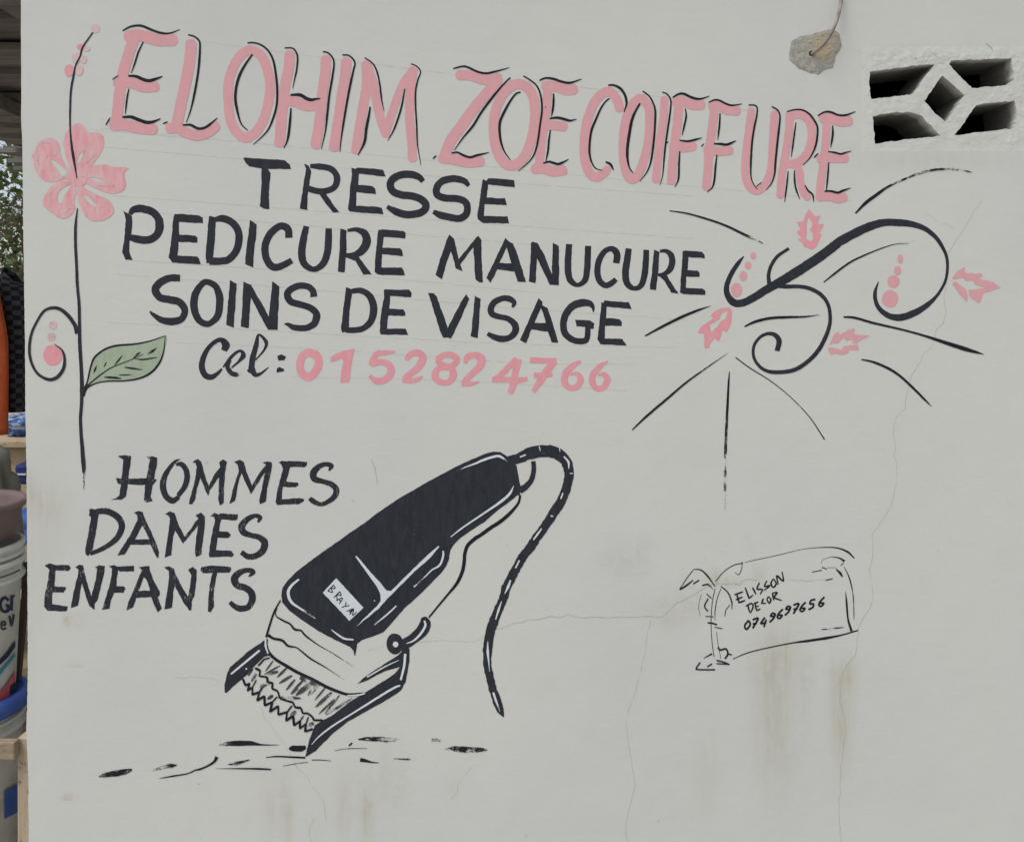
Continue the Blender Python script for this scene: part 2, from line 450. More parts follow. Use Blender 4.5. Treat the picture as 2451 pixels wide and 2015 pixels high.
# ---- pierced vent block
HOLES = ['385,525 640,490 880,460 1110,440 1000,600 890,770 740,795 395,835 375,650', '1270,440 1290,400 1600,390 1970,375 1995,620 1910,680 1530,710 1400,590',
         '1195,568 1300,660 1445,785 1330,980 1240,1098 1110,990 995,855 1090,720', '415,1020 640,985 840,980 930,1000 1050,1110 1175,1245 800,1285 440,1332',
         '1570,905 1680,880 2010,850 2030,1000 2015,1155 1690,1195 1335,1240 1430,1110 1500,1000']
loops = [outline('V', h, jit=1.6)[0] for h in HOLES]
def inside(p, l):
    c = False; n = len(l)
    for i in range(n):
        a, b = l[i], l[(i+1) % n]
        if (a[1] > p[1]) != (b[1] > p[1]) and p[0] < (b[0]-a[0])*(p[1]-a[1])/(b[1]-a[1])+a[0]: c = not c
    return c
# constrained triangulation: outer frame, hole outlines and scattered inner points that carry the rough relief
outer = []
for k in range(78): outer.append((BX0+(BX1-BX0)*k/78, BY0))
for k in range(50): outer.append((BX1, BY0+(BY1-BY0)*k/50))
for k in range(78): outer.append((BX1-(BX1-BX0)*k/78, BY1))
for k in range(50): outer.append((BX0, BY1-(BY1-BY0)*k/50))
pts, edges = list(outer), [(i, (i+1) % len(outer)) for i in range(len(outer))]
for l in loops:
    b = len(pts); pts += l; edges += [(b+i, b+(i+1) % len(l)) for i in range(len(l))]
x = BX0+2.5
while x < BX1-1:
    y = BY0+2.5
    while y < BY1-1:
        pts.append((x+random.uniform(-1, 1), y+random.uniform(-1, 1))); y += 3.3
    x += 3.3
r = geometry.delaunay_2d_cdt([Vector(q) for q in pts], edges, [], 0, 1e-3)
V2 = [(q.x, q.y) for q in r[0]]; tris = []
for f in r[2]:
    c = (sum(V2[i][0] for i in f)/3, sum(V2[i][1] for i in f)/3)
    if not any(inside(c, l) for l in loops): tris.append(tuple(f))
def rough(x, y):
    ed = min(x-BX0, y-BY0, BY1-y)+8*noise.noise((x*.03, y*.03, 6)); k = max(0, min(1, ed/24))**1.5
    border = .48 if (y < 160 or y > 322 or x < 2088) else .3
    if y > 322 or x < 2088: border *= .55
    h = noise.fractal((x*.055, y*.055, 2), 1, 2.2, 4)*2.6*border+noise.noise((x*.25, y*.25, 7))*.9*border+noise.noise((x*.02, y*.02, 4))*.7
    return k*(h+.8)
bv = [(x/1000, -rough(x, y)/1000, ZC+(1007.5-y)/1000) for x, y in V2]
bf = []
for f in tris:
    a, b, c = (bv[i] for i in f); ny = (b[2]-a[2])*(c[0]-a[0])-(b[0]-a[0])*(c[2]-a[2])
    bf.append(f if ny < 0 else tuple(reversed(f)))
for l in loops:
    n = len(l); b = len(bv)
    for k, (dep, shr) in enumerate(((None, 1.0), (.012, 1.0), (.15, .985))):
        cx = sum(q[0] for q in l)/n; cy = sum(q[1] for q in l)/n
        for q in l:
            yy = -rough(*q)/1000 if dep is None else dep
            bv.append(((cx+(q[0]-cx)*shr)/1000, yy, ZC+(1007.5-(cy+(q[1]-cy)*shr))/1000))
    for k in range(2):
        for i in range(n): bf.append((b+k*n+i, b+k*n+(i+1) % n, b+(k+1)*n+(i+1) % n, b+(k+1)*n+i))
t = NT('limewashed_block'); p = t.pos()
c = t.mix(t.ramp(t.noise(p, 26, 5, .65), .35, .7), VENT1, VENT2)
c = t.mix(t.math('MULTIPLY', t.ramp(t.noise(t.scale(p, (60, 60, 150)), 1, 5, .7), .60, .72), .38), c, (.34, .33, .30, 1))
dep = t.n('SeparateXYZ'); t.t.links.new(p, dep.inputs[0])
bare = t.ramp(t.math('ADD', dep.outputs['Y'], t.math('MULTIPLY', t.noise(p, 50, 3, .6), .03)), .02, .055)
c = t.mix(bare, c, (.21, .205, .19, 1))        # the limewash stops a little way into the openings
xz = t.n('SeparateXYZ'); t.t.links.new(p, xz.inputs[0])
nn = t.math('MULTIPLY', t.noise(p, 24, 4, .65), .05)
ex = t.ramp(t.math('ADD', xz.outputs['X'], nn), BX0/1000+.025, BX0/1000+.055)
ez = t.math('SUBTRACT', t.ramp(t.math('ADD', xz.outputs['Z'], nn), ZC+(1007.5-BY1)/1000+.025, ZC+(1007.5-BY1)/1000+.06), t.ramp(t.math('SUBTRACT', xz.outputs['Z'], nn), ZC+(1007.5-BY0)/1000-.045, ZC+(1007.5-BY0)/1000-.02))
inb = t.math('MULTIPLY', ex, ez, clamp=True)          # the mortar is feathered out under the wall paint
c = t.mix(inb, WALL1, c)
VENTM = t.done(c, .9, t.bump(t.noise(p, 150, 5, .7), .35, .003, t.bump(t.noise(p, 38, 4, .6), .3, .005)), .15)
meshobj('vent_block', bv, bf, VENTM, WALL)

# ---- cement patch round the cable hole
lp = outline('V1', '185,420 270,375 400,345 560,305 620,300 670,350 700,480 640,560 610,685 520,715 460,760 380,740 260,695 165,605 165,550', jit=1.2)[0]
pts = list(lp); edges = [(i, (i+1) % len(lp)) for i in range(len(lp))]
for i in range(46):
    for j in range(42):
        q = (1886+i*3+random.uniform(-.8, .8), 68+j*3+random.uniform(-.8, .8))
        if inside(q, lp): pts.append(q)
r = geometry.delaunay_2d_cdt([Vector(q) for q in pts], edges, [], 0, 1e-3)
V2 = [(q.x, q.y) for q in r[0]]
def edist(q): return min(math.hypot(q[0]-a[0], q[1]-a[1]) for a in lp)
hole = (1850+395/4.224, 548/4.224)
pv = []
for q in V2:
    e = min(1, edist(q)/7); hd = math.hypot((q[0]-hole[0])/1.6, q[1]-hole[1])
    h = .4+e*(1.2+1.3*noise.fractal((q[0]*.06, q[1]*.06, 3), 1, 2, 4)+.6*noise.noise((q[0]*.3, q[1]*.3, 1)))
    if hd < 9: h *= max(0, hd/9)**.7
    pv.append((q[0]/1000, -max(.35, h)/1000, ZC+(1007.5-q[1])/1000))
pf = []
for f in r[2]:
    c = (sum(V2[i][0] for i in f)/3, sum(V2[i][1] for i in f)/3)
    if not inside(c, lp): continue
    a, b, cc = (pv[i] for i in f); ny = (b[2]-a[2])*(cc[0]-a[0])-(b[0]-a[0])*(cc[2]-a[2])
    pf.append(tuple(f) if ny < 0 else tuple(reversed(f)))
t = NT('cement'); p = t.pos()
sub = t.n('VectorMath', operation='DISTANCE'); t.t.links.new(p, sub.inputs[0]); sub.inputs[1].default_value = ((1850+500/4.224)/1000, 0, ZC+(1007.5-480/4.224)/1000)
f1 = t.ramp(t.math('ADD', sub.outputs['Value'], t.math('MULTIPLY', t.noise(p, 60, 4, .7), .05)), .035, .07, 1, 0)
c = t.mix(t.ramp(t.noise(p, 70, 4, .6), .3, .7), (.31, .305, .26, 1), (.43, .42, .37, 1))
c = t.mix(f1, c, (.46, .375, .25, 1))
c = t.mix(t.math('MULTIPLY', t.ramp(t.noise(p, 110, 5, .75), .56, .7), .7), c, (.16, .14, .11, 1))
CEM = t.done(c, .95, t.bump(t.noise(p, 200, 5, .7), .8, .003), .1)
meshobj('cement_patch', pv, pf, CEM, WALL)
HOLEM = simple('hole_shade', (.02, .018, .016, 1), None, 20, .9)
Film().dot('V1', 388, 545, 26, 26).build('cable_hole_shade', HOLEM, WALL, 9)  # flat dark disc: the shade inside the hole, drawn as colour
# ------------------------------------------------------------------ what is painted on the wall
BLACK = paint_mat('black_paint', BLK, BLK2, rough=.66, var=.8)
INK = paint_mat('thin_black_paint', INKC, BLK, rough=.66, var=.5)
SHADE = paint_mat('thinned_black_paint', (.035, .037, .041, 1), (.10, .102, .10, 1), rough=.75, var=.9)
ROSE = paint_mat('rose_paint', ROSE1, ROSE2, rough=.7, var=.8)
PINK = paint_mat('coral_paint', PINK1, PINK2, rough=.7, var=.8)
PETAL = paint_mat('petal_paint', PINK1, PINK3, rough=.7, var=1.25)
PALE = paint_mat('pale_rose_paint', PALE1, PALE2, rough=.75, var=.7)
GREEN = paint_mat('green_paint', GREEN1, GREEN2, rough=.7, var=.7)
WHITE = paint_mat('white_paint', WHITE1, WHITE2, rough=.6, var=.4)
PENCIL = paint_mat('pencil', PENC, PENC, rough=.8, var=0)
CRACKM = paint_mat('hairline_crack', CRK, CRK2, rough=.95, var=.6)
R = dict(cap='round')
def word(name):
    return empty(name, parent=WALL)
def ltr(w, mat=None, layer=1, **k):
    pass

# ---- heading in rose paint with thin black edge strokes
HEAD = [
 ('elohim', 'H1', [(118,'464,372 540,355 640,380 760,408 896,408'),(112,'500,420 440,600 400,750 370,900 350,1080 330,1260'),(108,'352,840 480,840 600,880 715,880'),(112,'312,1265 450,1270 560,1300 696,1308')],
   [(19,'395,315 470,275 540,262 600,268 700,310 790,338 870,340 975,303'),(15,'605,425 555,530 520,640 482,745'),(15,'460,900 440,1000 422,1160'),(27,'453,770 530,775 600,805 660,820 720,805 800,775'),(10,'292,808 355,765'),(28,'395,1188 480,1185 560,1215 640,1240 700,1235 780,1203'),(12,'225,1268 272,1190')]),
 ('elohim', 'H1', [(112,'1085,455 1080,560 1060,700 1020,900 980,1080 945,1250'),(104,'880,1300 960,1300 1050,1350 1150,1372 1260,1340 1330,1285')],
   [(19,'1058,355 1120,372 1165,410 1178,460 1172,600 1155,760 1120,960 1085,1110 1040,1240'),(22,'1003,1268 1080,1265 1150,1300 1200,1302 1260,1275 1355,1195'),(12,'803,1255 855,1232')]),
 ('elohim', 'H1', [(98,'C 1690,510 1790,560 1850,680 1885,850 1870,1030 1820,1210 1740,1340 1640,1395 1550,1340 1490,1230 1465,1060 1460,900 1485,760 1545,620 1610,545')],
   [(19,'1658,438 1720,435 1800,460 1870,520 1920,620 1945,760 1958,900 1955,1050 1930,1160 1880,1290 1820,1370 1715,1465'),(23,'1708,553 1640,650 1580,760 1545,880 1535,1000 1550,1100 1580,1220 1610,1275 1660,1320')]),
 ('elohim', 'H2', [(105,'395,352 385,480 350,640 330,800 310,1000 292,1230'),(105,'760,400 755,520 730,700 710,880 690,1060 660,1245'),(105,'350,810 450,820 560,860 700,860')],
   [(15,'343,277 420,278 460,320 475,380 465,500 445,590 425,688'),(21,'408,885 400,1000 385,1140 365,1230 335,1290'),(28,'403,752 500,752 560,785 610,802 650,795 705,788'),(18,'730,315 780,325 825,370 843,440 825,580 795,760 775,950 755,1120 715,1298')]),
 ('elohim', 'H2', [(105,'965,425 955,560 925,740 900,920 870,1110 845,1275')],
   [(18,'927,348,22 990,352,22 1040,395,24 1055,440,22 1040,500 1010,640 975,820 940,1030 915,1200 903,1330')]),
 ('elohim', 'H2', [(98,'1168,452 1175,600 1160,740 1120,960 1065,1302'),(92,'1175,455 1235,620 1270,800 1310,980 1365,1138'),(84,'1365,1138 1420,960 1490,760 1560,610 1645,505'),(92,'1638,510 1615,700 1605,900 1615,1100 1630,1250 1635,1388')],
   [(14,'1153,375 1230,430 1275,510 1305,640 1325,800 1350,918'),(23,'1208,872 1195,960 1170,1090 1150,1230 1085,1362'),(16,'1558,690 1530,850 1490,990 1440,1120 1385,1215'),(14,'1620,437 1680,462 1718,520 1690,600 1668,720 1668,880 1678,1050 1685,1230 1700,1340 1722,1462')]),
 ('zoe', 'H3', [(100,'430,340 540,345 660,385 805,368'),(112,'800,400 700,520 560,690 430,870 330,1010 270,1170'),(105,'258,1180 380,1195 500,1222 625,1212')],
   [(18,'358,275 450,252 510,262 600,305 690,322 780,305 925,265'),(19,'935,365 870,430 760,560 640,720 560,850 460,970 410,1040 368,1100'),(20,'340,1128 400,1120 460,1150 530,1170 600,1150 720,1122'),(13,'152,1185 190,1150')]),
 ('zoe', 'H3', [(100,'C 1040,430 1130,490 1175,600 1185,750 1165,920 1110,1100 1040,1210 950,1255 860,1210 795,1090 768,930 775,760 815,620 880,510 960,445')],
   [(17,'1068,348 1150,400 1210,460 1245,560 1255,700 1235,850 1215,1000 1180,1130 1120,1220 1015,1312'),(21,'1038,512 990,530 930,610 870,720 830,820 828,930 845,1030 880,1120 938,1198')]),
 ('zoe', 'H3', [(104,'1300,452 1400,457 1500,492 1570,485'),(92,'1315,470 1300,650 1285,800 1250,1000 1225,1270'),(98,'1290,850 1380,850 1468,857'),(105,'1192,1285 1280,1285 1360,1312 1460,1302')],
   [(20,'1230,395 1290,370 1370,378 1450,405 1540,418 1655,380'),(19,'1373,525 1370,640 1352,760'),(22,'1333,778 1410,770 1480,785 1540,800 1605,785'),(17,'1340,895 1325,1000 1315,1110 1290,1230'),(20,'1268,1230 1330,1215 1410,1238 1460,1225 1525,1190'),(12,'1290,655 1291,672')]),
 ('coiffure', 'H4', [(95,'560,455 545,400 500,325 450,295 380,320 310,400 260,510 225,640 205,800 205,930 230,1060 280,1140 345,1155 410,1110,90 432,1085,80')],
   [(21,'445,232 500,230 570,265 615,330 632,400 628,440 605,505'),(19,'460,365 420,395 370,470 320,580 280,680 260,800 258,920 280,1010 320,1070 385,1092'),(20,'420,1005 470,1030 500,1090')]),
 ('coiffure', 'H4', [(88,'C 780,365 850,440 865,560 860,720 840,860 800,1010 750,1130 690,1185 640,1140 605,1020 595,860 605,700 630,560 690,430 740,375')],
   [(18,'795,290 860,340 900,410 922,490 920,620 910,760 895,900 870,1030 830,1120 765,1202'),(24,'768,415 720,500 685,590 660,720 642,850 640,960 660,1060 698,1120')]),
 ('coiffure', 'H4', [(82,'1015,382 1005,560 975,760 950,960 930,1180')],
   [(16,'992,300 1040,320 1075,370 1080,430 1065,560 1040,730 1020,880 1005,1050 995,1150 968,1242'),(11,'1025,820 1058,802')]),
 ('coiffure', 'H4', [(100,'1140,402 1200,392 1300,430 1378,430'),(92,'1160,420 1150,560 1130,740 1110,900 1095,1050 1085,1192'),(95,'1108,855 1200,860 1295,848')],
   [(20,'1098,355 1160,320 1210,318 1280,350 1350,370 1410,362 1470,340'),(16,'1225,468 1235,540 1215,640 1192,740'),(18,'1168,788 1250,798 1310,785 1395,762'),(17,'1170,898 1162,1020 1160,1130 1150,1200 1118,1260')]),
 ('coiffure', 'H4', [(98,'1508,447 1570,432 1640,475 1738,488'),(88,'1520,460 1505,600 1485,760 1465,900 1455,1080 1440,1250'),(92,'1455,885 1560,900 1668,890')],
   [(17,'1462,405 1520,380 1570,385 1640,420 1700,435 1800,420'),(16,'1577,512 1570,640 1553,785'),(20,'1515,822 1590,825 1640,832 1690,815 1740,790'),(10,'1385,852 1418,820'),(17,'1545,935 1530,1060 1520,1180 1500,1260 1445,1312')]),
 ('coiffure', 'H5', [(80,'625,285 605,450 580,650 565,820 570,950 610,1050 680,1085 745,1050 800,950 830,820 840,650 850,480 860,315')],
   [(17,'597,220 660,222 685,250 680,330 655,450 635,580 625,720 620,860 625,960 660,1040 690,1070'),(8,'670,1045 735,998'),(18,'833,235 890,270 915,330 905,460 885,640 870,800 860,920 830,1010 775,1078')]),
 ('coiffure', 'H5', [(80,'1010,330 1010,450 985,640 955,800 930,960 920,1125'),(84,'1010,330 1110,315 1190,350 1230,440 1235,560 1200,690 1130,780 1060,810 990,815'),(76,'1060,810 1110,880 1125,1000 1150,1090 1190,1148')],
   [(17,'985,287 1060,268 1140,270 1210,310 1265,380 1295,450 1290,560 1270,650 1220,750 1148,828'),(14,'1077,395 1060,520 1045,630 1028,750'),(14,'998,888 985,1020 962,1200'),(15,'1062,882 1062,960 1075,1060 1115,1170'),(15,'1168,1030 1200,1085 1245,1125 1257,1200')]),
 ('coiffure', 'H5', [(98,'1360,357 1440,357 1530,387 1606,382'),(80,'1390,390 1380,540 1365,720 1345,880 1325,1020 1320,1150'),(92,'1330,760 1440,757 1566,757'),(95,'1322,1145 1420,1140 1500,1165 1552,1153')],
   [(18,'1298,328 1370,290 1430,292 1500,320 1580,322 1680,285'),(18,'1448,428 1448,520 1428,650'),(16,'1403,690 1470,700 1530,715 1580,700 1638,685'),(12,'1258,752 1305,705'),(15,'1408,800 1400,920 1382,1105'),(20,'1365,1090 1430,1090 1500,1105 1550,1085 1630,1058')]),
]
hw = {}; LAY = [0]
for wname, tile, fat, thin in HEAD:
    if wname not in hw: hw[wname] = word('painted_heading_word')
    f = Film()
    for w, t in fat:
        if t.startswith('C '): f.s(tile, w, t[2:], closed=True)
        else: f.s(tile, w, t, cap='round')
    LAY[0] = (LAY[0]+1) % 3; f.build('letter', ROSE, hw[wname], 1+.5*LAY[0])
    g = Film()
    for w, t in thin: g.s(tile, w*1.22, t, taper=(.6, .3), jit=.8)
    g.each('edge_stroke', INK, hw[wname], 4)

# ---- service lines in black paint: ('P', outline) or (width, stroke); 'C ' = closed
TXT = [
 ('tresse', [
  ('B', ['135,80 160,75 400,92 550,100 610,150 620,190 570,192 385,187 410,225 412,260 395,430 400,595 340,590 305,565 318,380 322,185 200,165 160,130']),
  ('B', ['750,133 800,160 825,215 810,300 785,480 785,605 708,592 745,350 770,190', (62,'812,160,40 900,165 1000,180 1060,222 1085,290,68 1060,370 980,410 880,412 790,385'), '810,400 900,400 975,440 1050,560 1108,628 1045,632 985,560 900,440 840,425']),
  ('B', ['1232,178 1270,190 1290,175 1490,190 1555,200 1575,270 1305,235 1300,350 1440,362 1470,390 1478,442 1282,425 1275,560 1460,570 1535,580 1555,648 1215,620 1195,600 1215,400 1235,250']),
  ('B', [(76,'1955,315,50 1910,270,66 1830,245 1730,250 1650,290 1622,350 1650,415 1730,450 1850,465 1940,500 1985,560 1950,620 1870,645 1780,650 1680,620 1590,570,40')]),
  ('C', [(72,'1150,360,40 1100,310,64 1000,288 900,305 840,350 820,420 850,465 930,485 1030,490 1110,520 1135,580 1120,650 1050,690 950,675 860,655 790,620,44')]),
  ('C', ['1292,290 1325,310 1345,283 1475,290 1605,303 1617,375 1345,347 1330,475 1440,488 1515,485 1535,555 1310,545 1300,665 1540,668 1555,740 1290,735 1240,695 1235,660 1260,500 1280,350'])]),
 ('pedicure', [
  ('A', ['187,232 250,265 275,290 283,350 275,450 255,540 250,640 285,728 215,728 180,650 205,480 215,320 205,270', (78,'258,268,40 285,228,66 335,210 390,213 480,240 540,300 558,380,88 540,460 480,515 400,528 320,515 260,500,60')]),
  ('A', ['710,265 760,262 960,278 995,300 998,358 752,345 755,470 920,485 940,505 940,555 750,545 740,685 935,692 955,715 972,775 685,755 650,705 665,620 685,450 695,300']),
  ('A', ['1058,285 1125,300 1118,500 1100,690 1100,760 1030,760 1022,700 1040,500 1050,350', (74,'1120,320,50 1200,310 1290,350 1350,430 1360,530 1330,640 1260,720 1180,740 1060,742,76')]),
  ('A', ['1470,323 1540,370 1535,480 1510,650 1502,805 1420,770 1435,620 1465,400']),
  ('A', [(74,'1865,505 1860,430 1830,395 1770,388,70 1690,450 1640,530 1622,620 1640,720 1690,790 1750,802,72 1830,770,66 1895,732,60')]),
  ('B', [(72,'775,768,60 745,900 728,1040,78 755,1150,70 850,1203,54 940,1150,68 985,1040 998,900 1000,790,64')]),
  ('B', ['1118,790 1180,812 1180,1000 1160,1235 1090,1225 1110,1000', (70,'1190,812,30 1280,802,46 1360,840,74 1385,920,88 1340,1010,84 1260,1058,60 1170,1062,42'), '1210,1050 1300,1070 1435,1255 1350,1255 1270,1120 1180,1085']),
  ('B', ['1500,805 1540,800 1755,815 1778,835 1775,890 1555,875 1545,985 1720,990 1745,1010 1750,1070 1540,1050 1535,1185 1735,1185 1755,1210 1770,1265 1500,1258 1465,1230 1470,1100 1490,900'])]),
 ('manucure', [
  ('D', ['315,260 365,300 415,510 590,290 612,272 642,315 645,500 658,745 620,742 582,715 570,500 560,385 430,565 452,632 385,600 335,430 290,550 245,712 178,668 230,500 285,340']),
  ('D', ['885,293 912,325 960,350 1000,440 1050,600 1092,740 1010,735 975,635 805,610 735,748 692,698 760,560 850,370 | 900,390 825,548 945,550']),
  ('D', ['1145,345 1160,332 1210,345 1280,470 1355,665 1365,345 1425,375 1430,600 1425,772 1335,768 1205,500 1192,750 1122,735 1140,500']),
  ('D', [(64,'1530,357,62 1520,500,68 1520,640,68 1545,725,64 1615,770,40 1690,720,60 1712,600,66 1718,480,64 1722,375,62')]),
  ('D', [(62,'2005,550,66 2015,470,70 1990,420,66 1940,405,52 1880,440,56 1830,530,62 1815,640,64 1840,730,62 1900,775,58 1960,750,58 2005,712,50')]),
  ('E', [(64,'865,317,62 850,430,70 832,560,70 850,670,66 920,720,44 990,690,56 1025,580,66 1038,440,62 1042,330,56')]),
  ('E', ['1120,330 1175,350 1165,560 1138,740 1078,728 1100,540', (60,'1180,345,30 1240,342,40 1290,380,60 1305,450,66 1280,530,62 1220,575,40 1160,585,30'), '1190,580 1250,590 1310,690 1370,772 1295,765 1230,650 1180,600']),
  ('E', ['1410,345 1440,338 1605,350 1630,380 1632,415 1470,405 1460,535 1560,540 1580,560 1580,605 1445,600 1445,715 1610,722 1638,745 1642,788 1420,780 1385,760 1390,640 1405,450'])]),
 ('soins', [
  ('A', [(76,'765,912,70 660,912,72 560,960,78 515,1030,80 560,1105,75 660,1130,76 750,1150,76 805,1210,72 810,1270,66 770,1330,70 680,1350,78 580,1335,65 500,1285,40 460,1248,18')]),
  ('A', [(70,'C 1030,950,60 1120,990,66 1160,1080,74 1165,1180,76 1145,1290,72 1090,1355,60 1030,1375,62 960,1340,68 915,1250,74 905,1150,78 925,1060,72 975,985,62')]),
  ('A', ['1270,932 1338,970 1330,1080 1308,1412 1232,1388 1250,1150']),
  ('A', ['1405,945 1480,980 1600,1180 1662,1300 1700,945 1768,995 1760,1200 1750,1440 1655,1432 1580,1300 1480,1110 1458,1418 1378,1405 1395,1200']),
  ('B', [(66,'850,1482,68 840,1420,66 790,1378,62 700,1370,66 610,1410,68 582,1465,72 620,1530,70 720,1560,66 810,1590,66 870,1640,70 876,1690,76 850,1755,70 770,1795,62 650,1790,60 590,1760,40 550,1755,8')])]),
 ('de', [
  ('D2', ['545,790 610,820 600,870 575,1050 570,1230 500,1250 492,1210 515,1000 535,850', (62,'600,832,50 690,827,58 770,870,66 815,960,76 818,1050,76 790,1140,68 720,1205,60 640,1225,60 540,1225,58')]),
  ('D2', ['925,815 1180,818 1205,850 1200,895 990,882 980,1010 1120,1018 1140,1045 1138,1082 970,1078 958,1210 1145,1210 1172,1275 890,1270 880,1230 900,1020 925,900'])]),
 ('visage', [
  ('D2', ['1372,850 1430,855 1460,890 1560,1170 1570,1205 1700,950 1755,862 1790,910 1700,1110 1605,1315 1575,1300 1525,1300 1490,1230 1400,940']),
  ('D2', ['1845,880 1902,912 1890,1100 1872,1308 1802,1290 1825,1080']),
  ('D', [(60,'955,995,24 975,950,50 930,912,62 860,905,58 780,940,62 740,1000,66 750,1060,64 820,1090,56 910,1110,56 980,1170,70 985,1240,70 930,1300,60 850,1315,66 770,1295,60 705,1260,40')]),
  ('D', ['1222,900 1262,940 1258,975 1310,1000 1340,1080 1422,1355 1355,1350 1315,1242 1150,1218 1095,1358 1032,1325 1090,1200 1160,1040 | 1245,1000 1180,1152 1293,1155 1270,1060']),
  ('D', [(66,'1775,1045,10 1770,990,40 1730,955,66 1660,950,78 1570,980,76 1500,1060,72 1472,1160,68 1490,1260,68 1570,1325,62 1660,1338,62 1710,1310,58 1720,1190,55'), '1592,1120 1740,1130 1785,1160 1780,1212 1740,1215 1690,1195 1605,1188']),
  ('E', ['590,860 612,862 618,840 700,852 868,858 895,930 645,905 635,1020 770,1028 795,1055 793,1100 628,1095 622,1225 800,1232 845,1298 580,1285 550,1240 565,1100 580,960'])]),
 ('cel', [
  ('F', [(50,'365,378,60 382,318,84 335,268,48 270,290,42 200,360,46 155,450,56 140,540,62 170,620,62 230,645,58 290,615,40 345,560,20')]),
  ('F', [(30,'355,545,16 430,450,34 500,388,28 545,385,30 558,430,56 510,490,24 440,550,16'),(44,'425,470,34 400,540,46 435,605,50'),(50,'430,604,50,.2 490,618,48,.55 560,595,26,.85')]),
  ('F', [(50,'600,572,14 635,575,60 655,450,58 690,320,50 715,215,18 790,290,40 770,370,22 680,475,14'),(50,'645,560,66 680,620,50 740,605,26 815,545,8')]),
  ('F', ['900,430 940,415 995,440 975,475 920,480','895,560 920,540 975,565 965,590 895,598'])]),
 ('hommes', [
  ('Q1', ['978,92 1040,78 1115,92 1112,150 1092,260 1075,420 1062,500 1020,530 905,528 960,515 995,490 1010,380 1030,200 1035,125','1270,98 1330,90 1382,108 1375,180 1350,300 1325,430 1312,500 1335,545 1270,558 1245,535 1255,400 1285,230 1305,130','958,312 1100,318 1280,312 1375,325 1340,380 1200,382 1080,375 990,372']),
  ('Q1', [(58,'1615,120,4 1560,145,30 1490,230,46 1442,330,62 1442,430,64 1480,510,62 1540,540,62 1600,500,40'),(55,'1570,180,26 1620,170,50 1670,230,56 1680,310,58,.1 1655,400,55,.3 1590,490,45,.3')]),
  ('Q1', ['1735,152 1760,130 1790,120 1825,150 1850,250 1898,390 1960,270 2015,200 2005,150 2045,122 2085,150 2065,250 2055,400 2050,560 2010,592 1995,520 2000,420 2005,300 1910,440 1895,495 1870,450 1818,310 1780,420 1765,520 1735,575 1695,575 1720,480 1760,330 1780,200 1765,160']),
  ('Q2', ['675,148 735,128 775,150 800,240 858,390 920,280 975,205 1000,175 962,160 1010,145 1060,150 1065,190 1040,300 1010,420 1002,545 940,578 932,540 960,400 992,250 900,390 850,475 825,430 750,260 720,370 690,540 630,575 650,490 690,340 725,240 715,180 690,160']),
  ('Q2', ['1128,155 1165,138 1215,145 1240,137 1415,148 1415,185 1385,202 1245,200 1205,345 1240,352 1325,358 1330,385 1300,405 1170,400 1160,525 1230,520 1340,515 1385,525 1380,548 1330,575 1215,578 1115,588 1098,560 1110,470 1140,330 1170,220 1155,175']),
  ('Q2', [(60,'1635,238,16 1660,190,55 1600,172,44 1530,200,56 1480,260,72 1490,320,66 1570,345,50 1660,375,56 1710,430,62 1690,500,58 1610,560,44 1540,575,44 1470,540,55 1440,515,40')])]),
 ('dames', [
  ('Q1', ['690,630 715,618 770,632 785,690 760,850 740,960 725,1040 680,1100 655,1080 652,1030 675,900 700,780 710,705 688,690 695,665',(60,'760,652,60 860,647,64 960,690,66 1018,770,66 1010,850,62 960,930,58 870,1000,50 770,1050,44 700,1075,44')]),
  ('Q1', ['1145,660 1190,645 1230,655 1250,710 1310,840 1355,940 1398,1060 1390,1125 1360,1090 1310,985 1110,985 1050,1085 975,1095 1020,1020 1110,880 1180,730 1175,690 | 1230,790 1155,930 1300,930']),
  ('Q1', ['1460,675 1505,648 1555,665 1575,730 1600,790 1655,905 1700,850 1760,760 1795,720 1765,690 1820,660 1860,700 1862,760 1845,900 1825,1085 1770,1110 1762,1060 1775,900 1790,790 1640,975 1560,840 1540,920 1520,1090 1455,1115 1475,970 1500,800 1510,720 1490,690']),
  ('Q2', ['440,695 480,665 520,680 540,668 715,680 715,720 700,740 545,730 525,850 610,855 645,880 635,905 610,920 510,915 495,1040 655,1045 675,1085 655,1108 560,1105 430,1112 422,1080 440,940 470,800 485,740 470,700']),
  ('Q2', [(60,'918,760,18 940,712,50 890,692,42 810,730,58 755,800,74 775,860,66 850,890,52 930,910,58 985,960,72 970,1040,70 900,1095,62 820,1105,58 750,1060,50')])]),
 ('enfants', [
  ('Q1', ['242,1195 295,1172 335,1190 485,1190 508,1220 485,1250 350,1245 340,1405 455,1412 455,1435 430,1470 320,1465 315,1585 470,1605 470,1640 455,1660 270,1650 235,1610 240,1500 270,1370 290,1240']),
  ('Q1', ['550,1210 590,1185 630,1195 640,1260 680,1400 712,1505 755,1350 770,1230 748,1215 790,1190 850,1200 845,1270 800,1440 775,1550 745,1580 745,1645 690,1600 615,1370 580,1600 505,1625 530,1480 570,1320 585,1240']),
  ('Q1', ['893,1200 940,1190 980,1205 1145,1198 1143,1255 1005,1255 980,1240 965,1405 1040,1405 1055,1430 1035,1470 945,1468 915,1540 895,1630 820,1645 850,1540 890,1420 920,1290 920,1230']),
  ('Q1', ['1190,1212 1295,1200 1310,1260 1345,1350 1400,1455 1405,1495 1385,1510 1425,1630 1385,1672 1350,1600 1320,1515 1165,1520 1135,1620 1065,1650 1090,1560 1160,1400 1225,1240 | 1245,1310 1190,1450 1305,1448 1270,1340']),
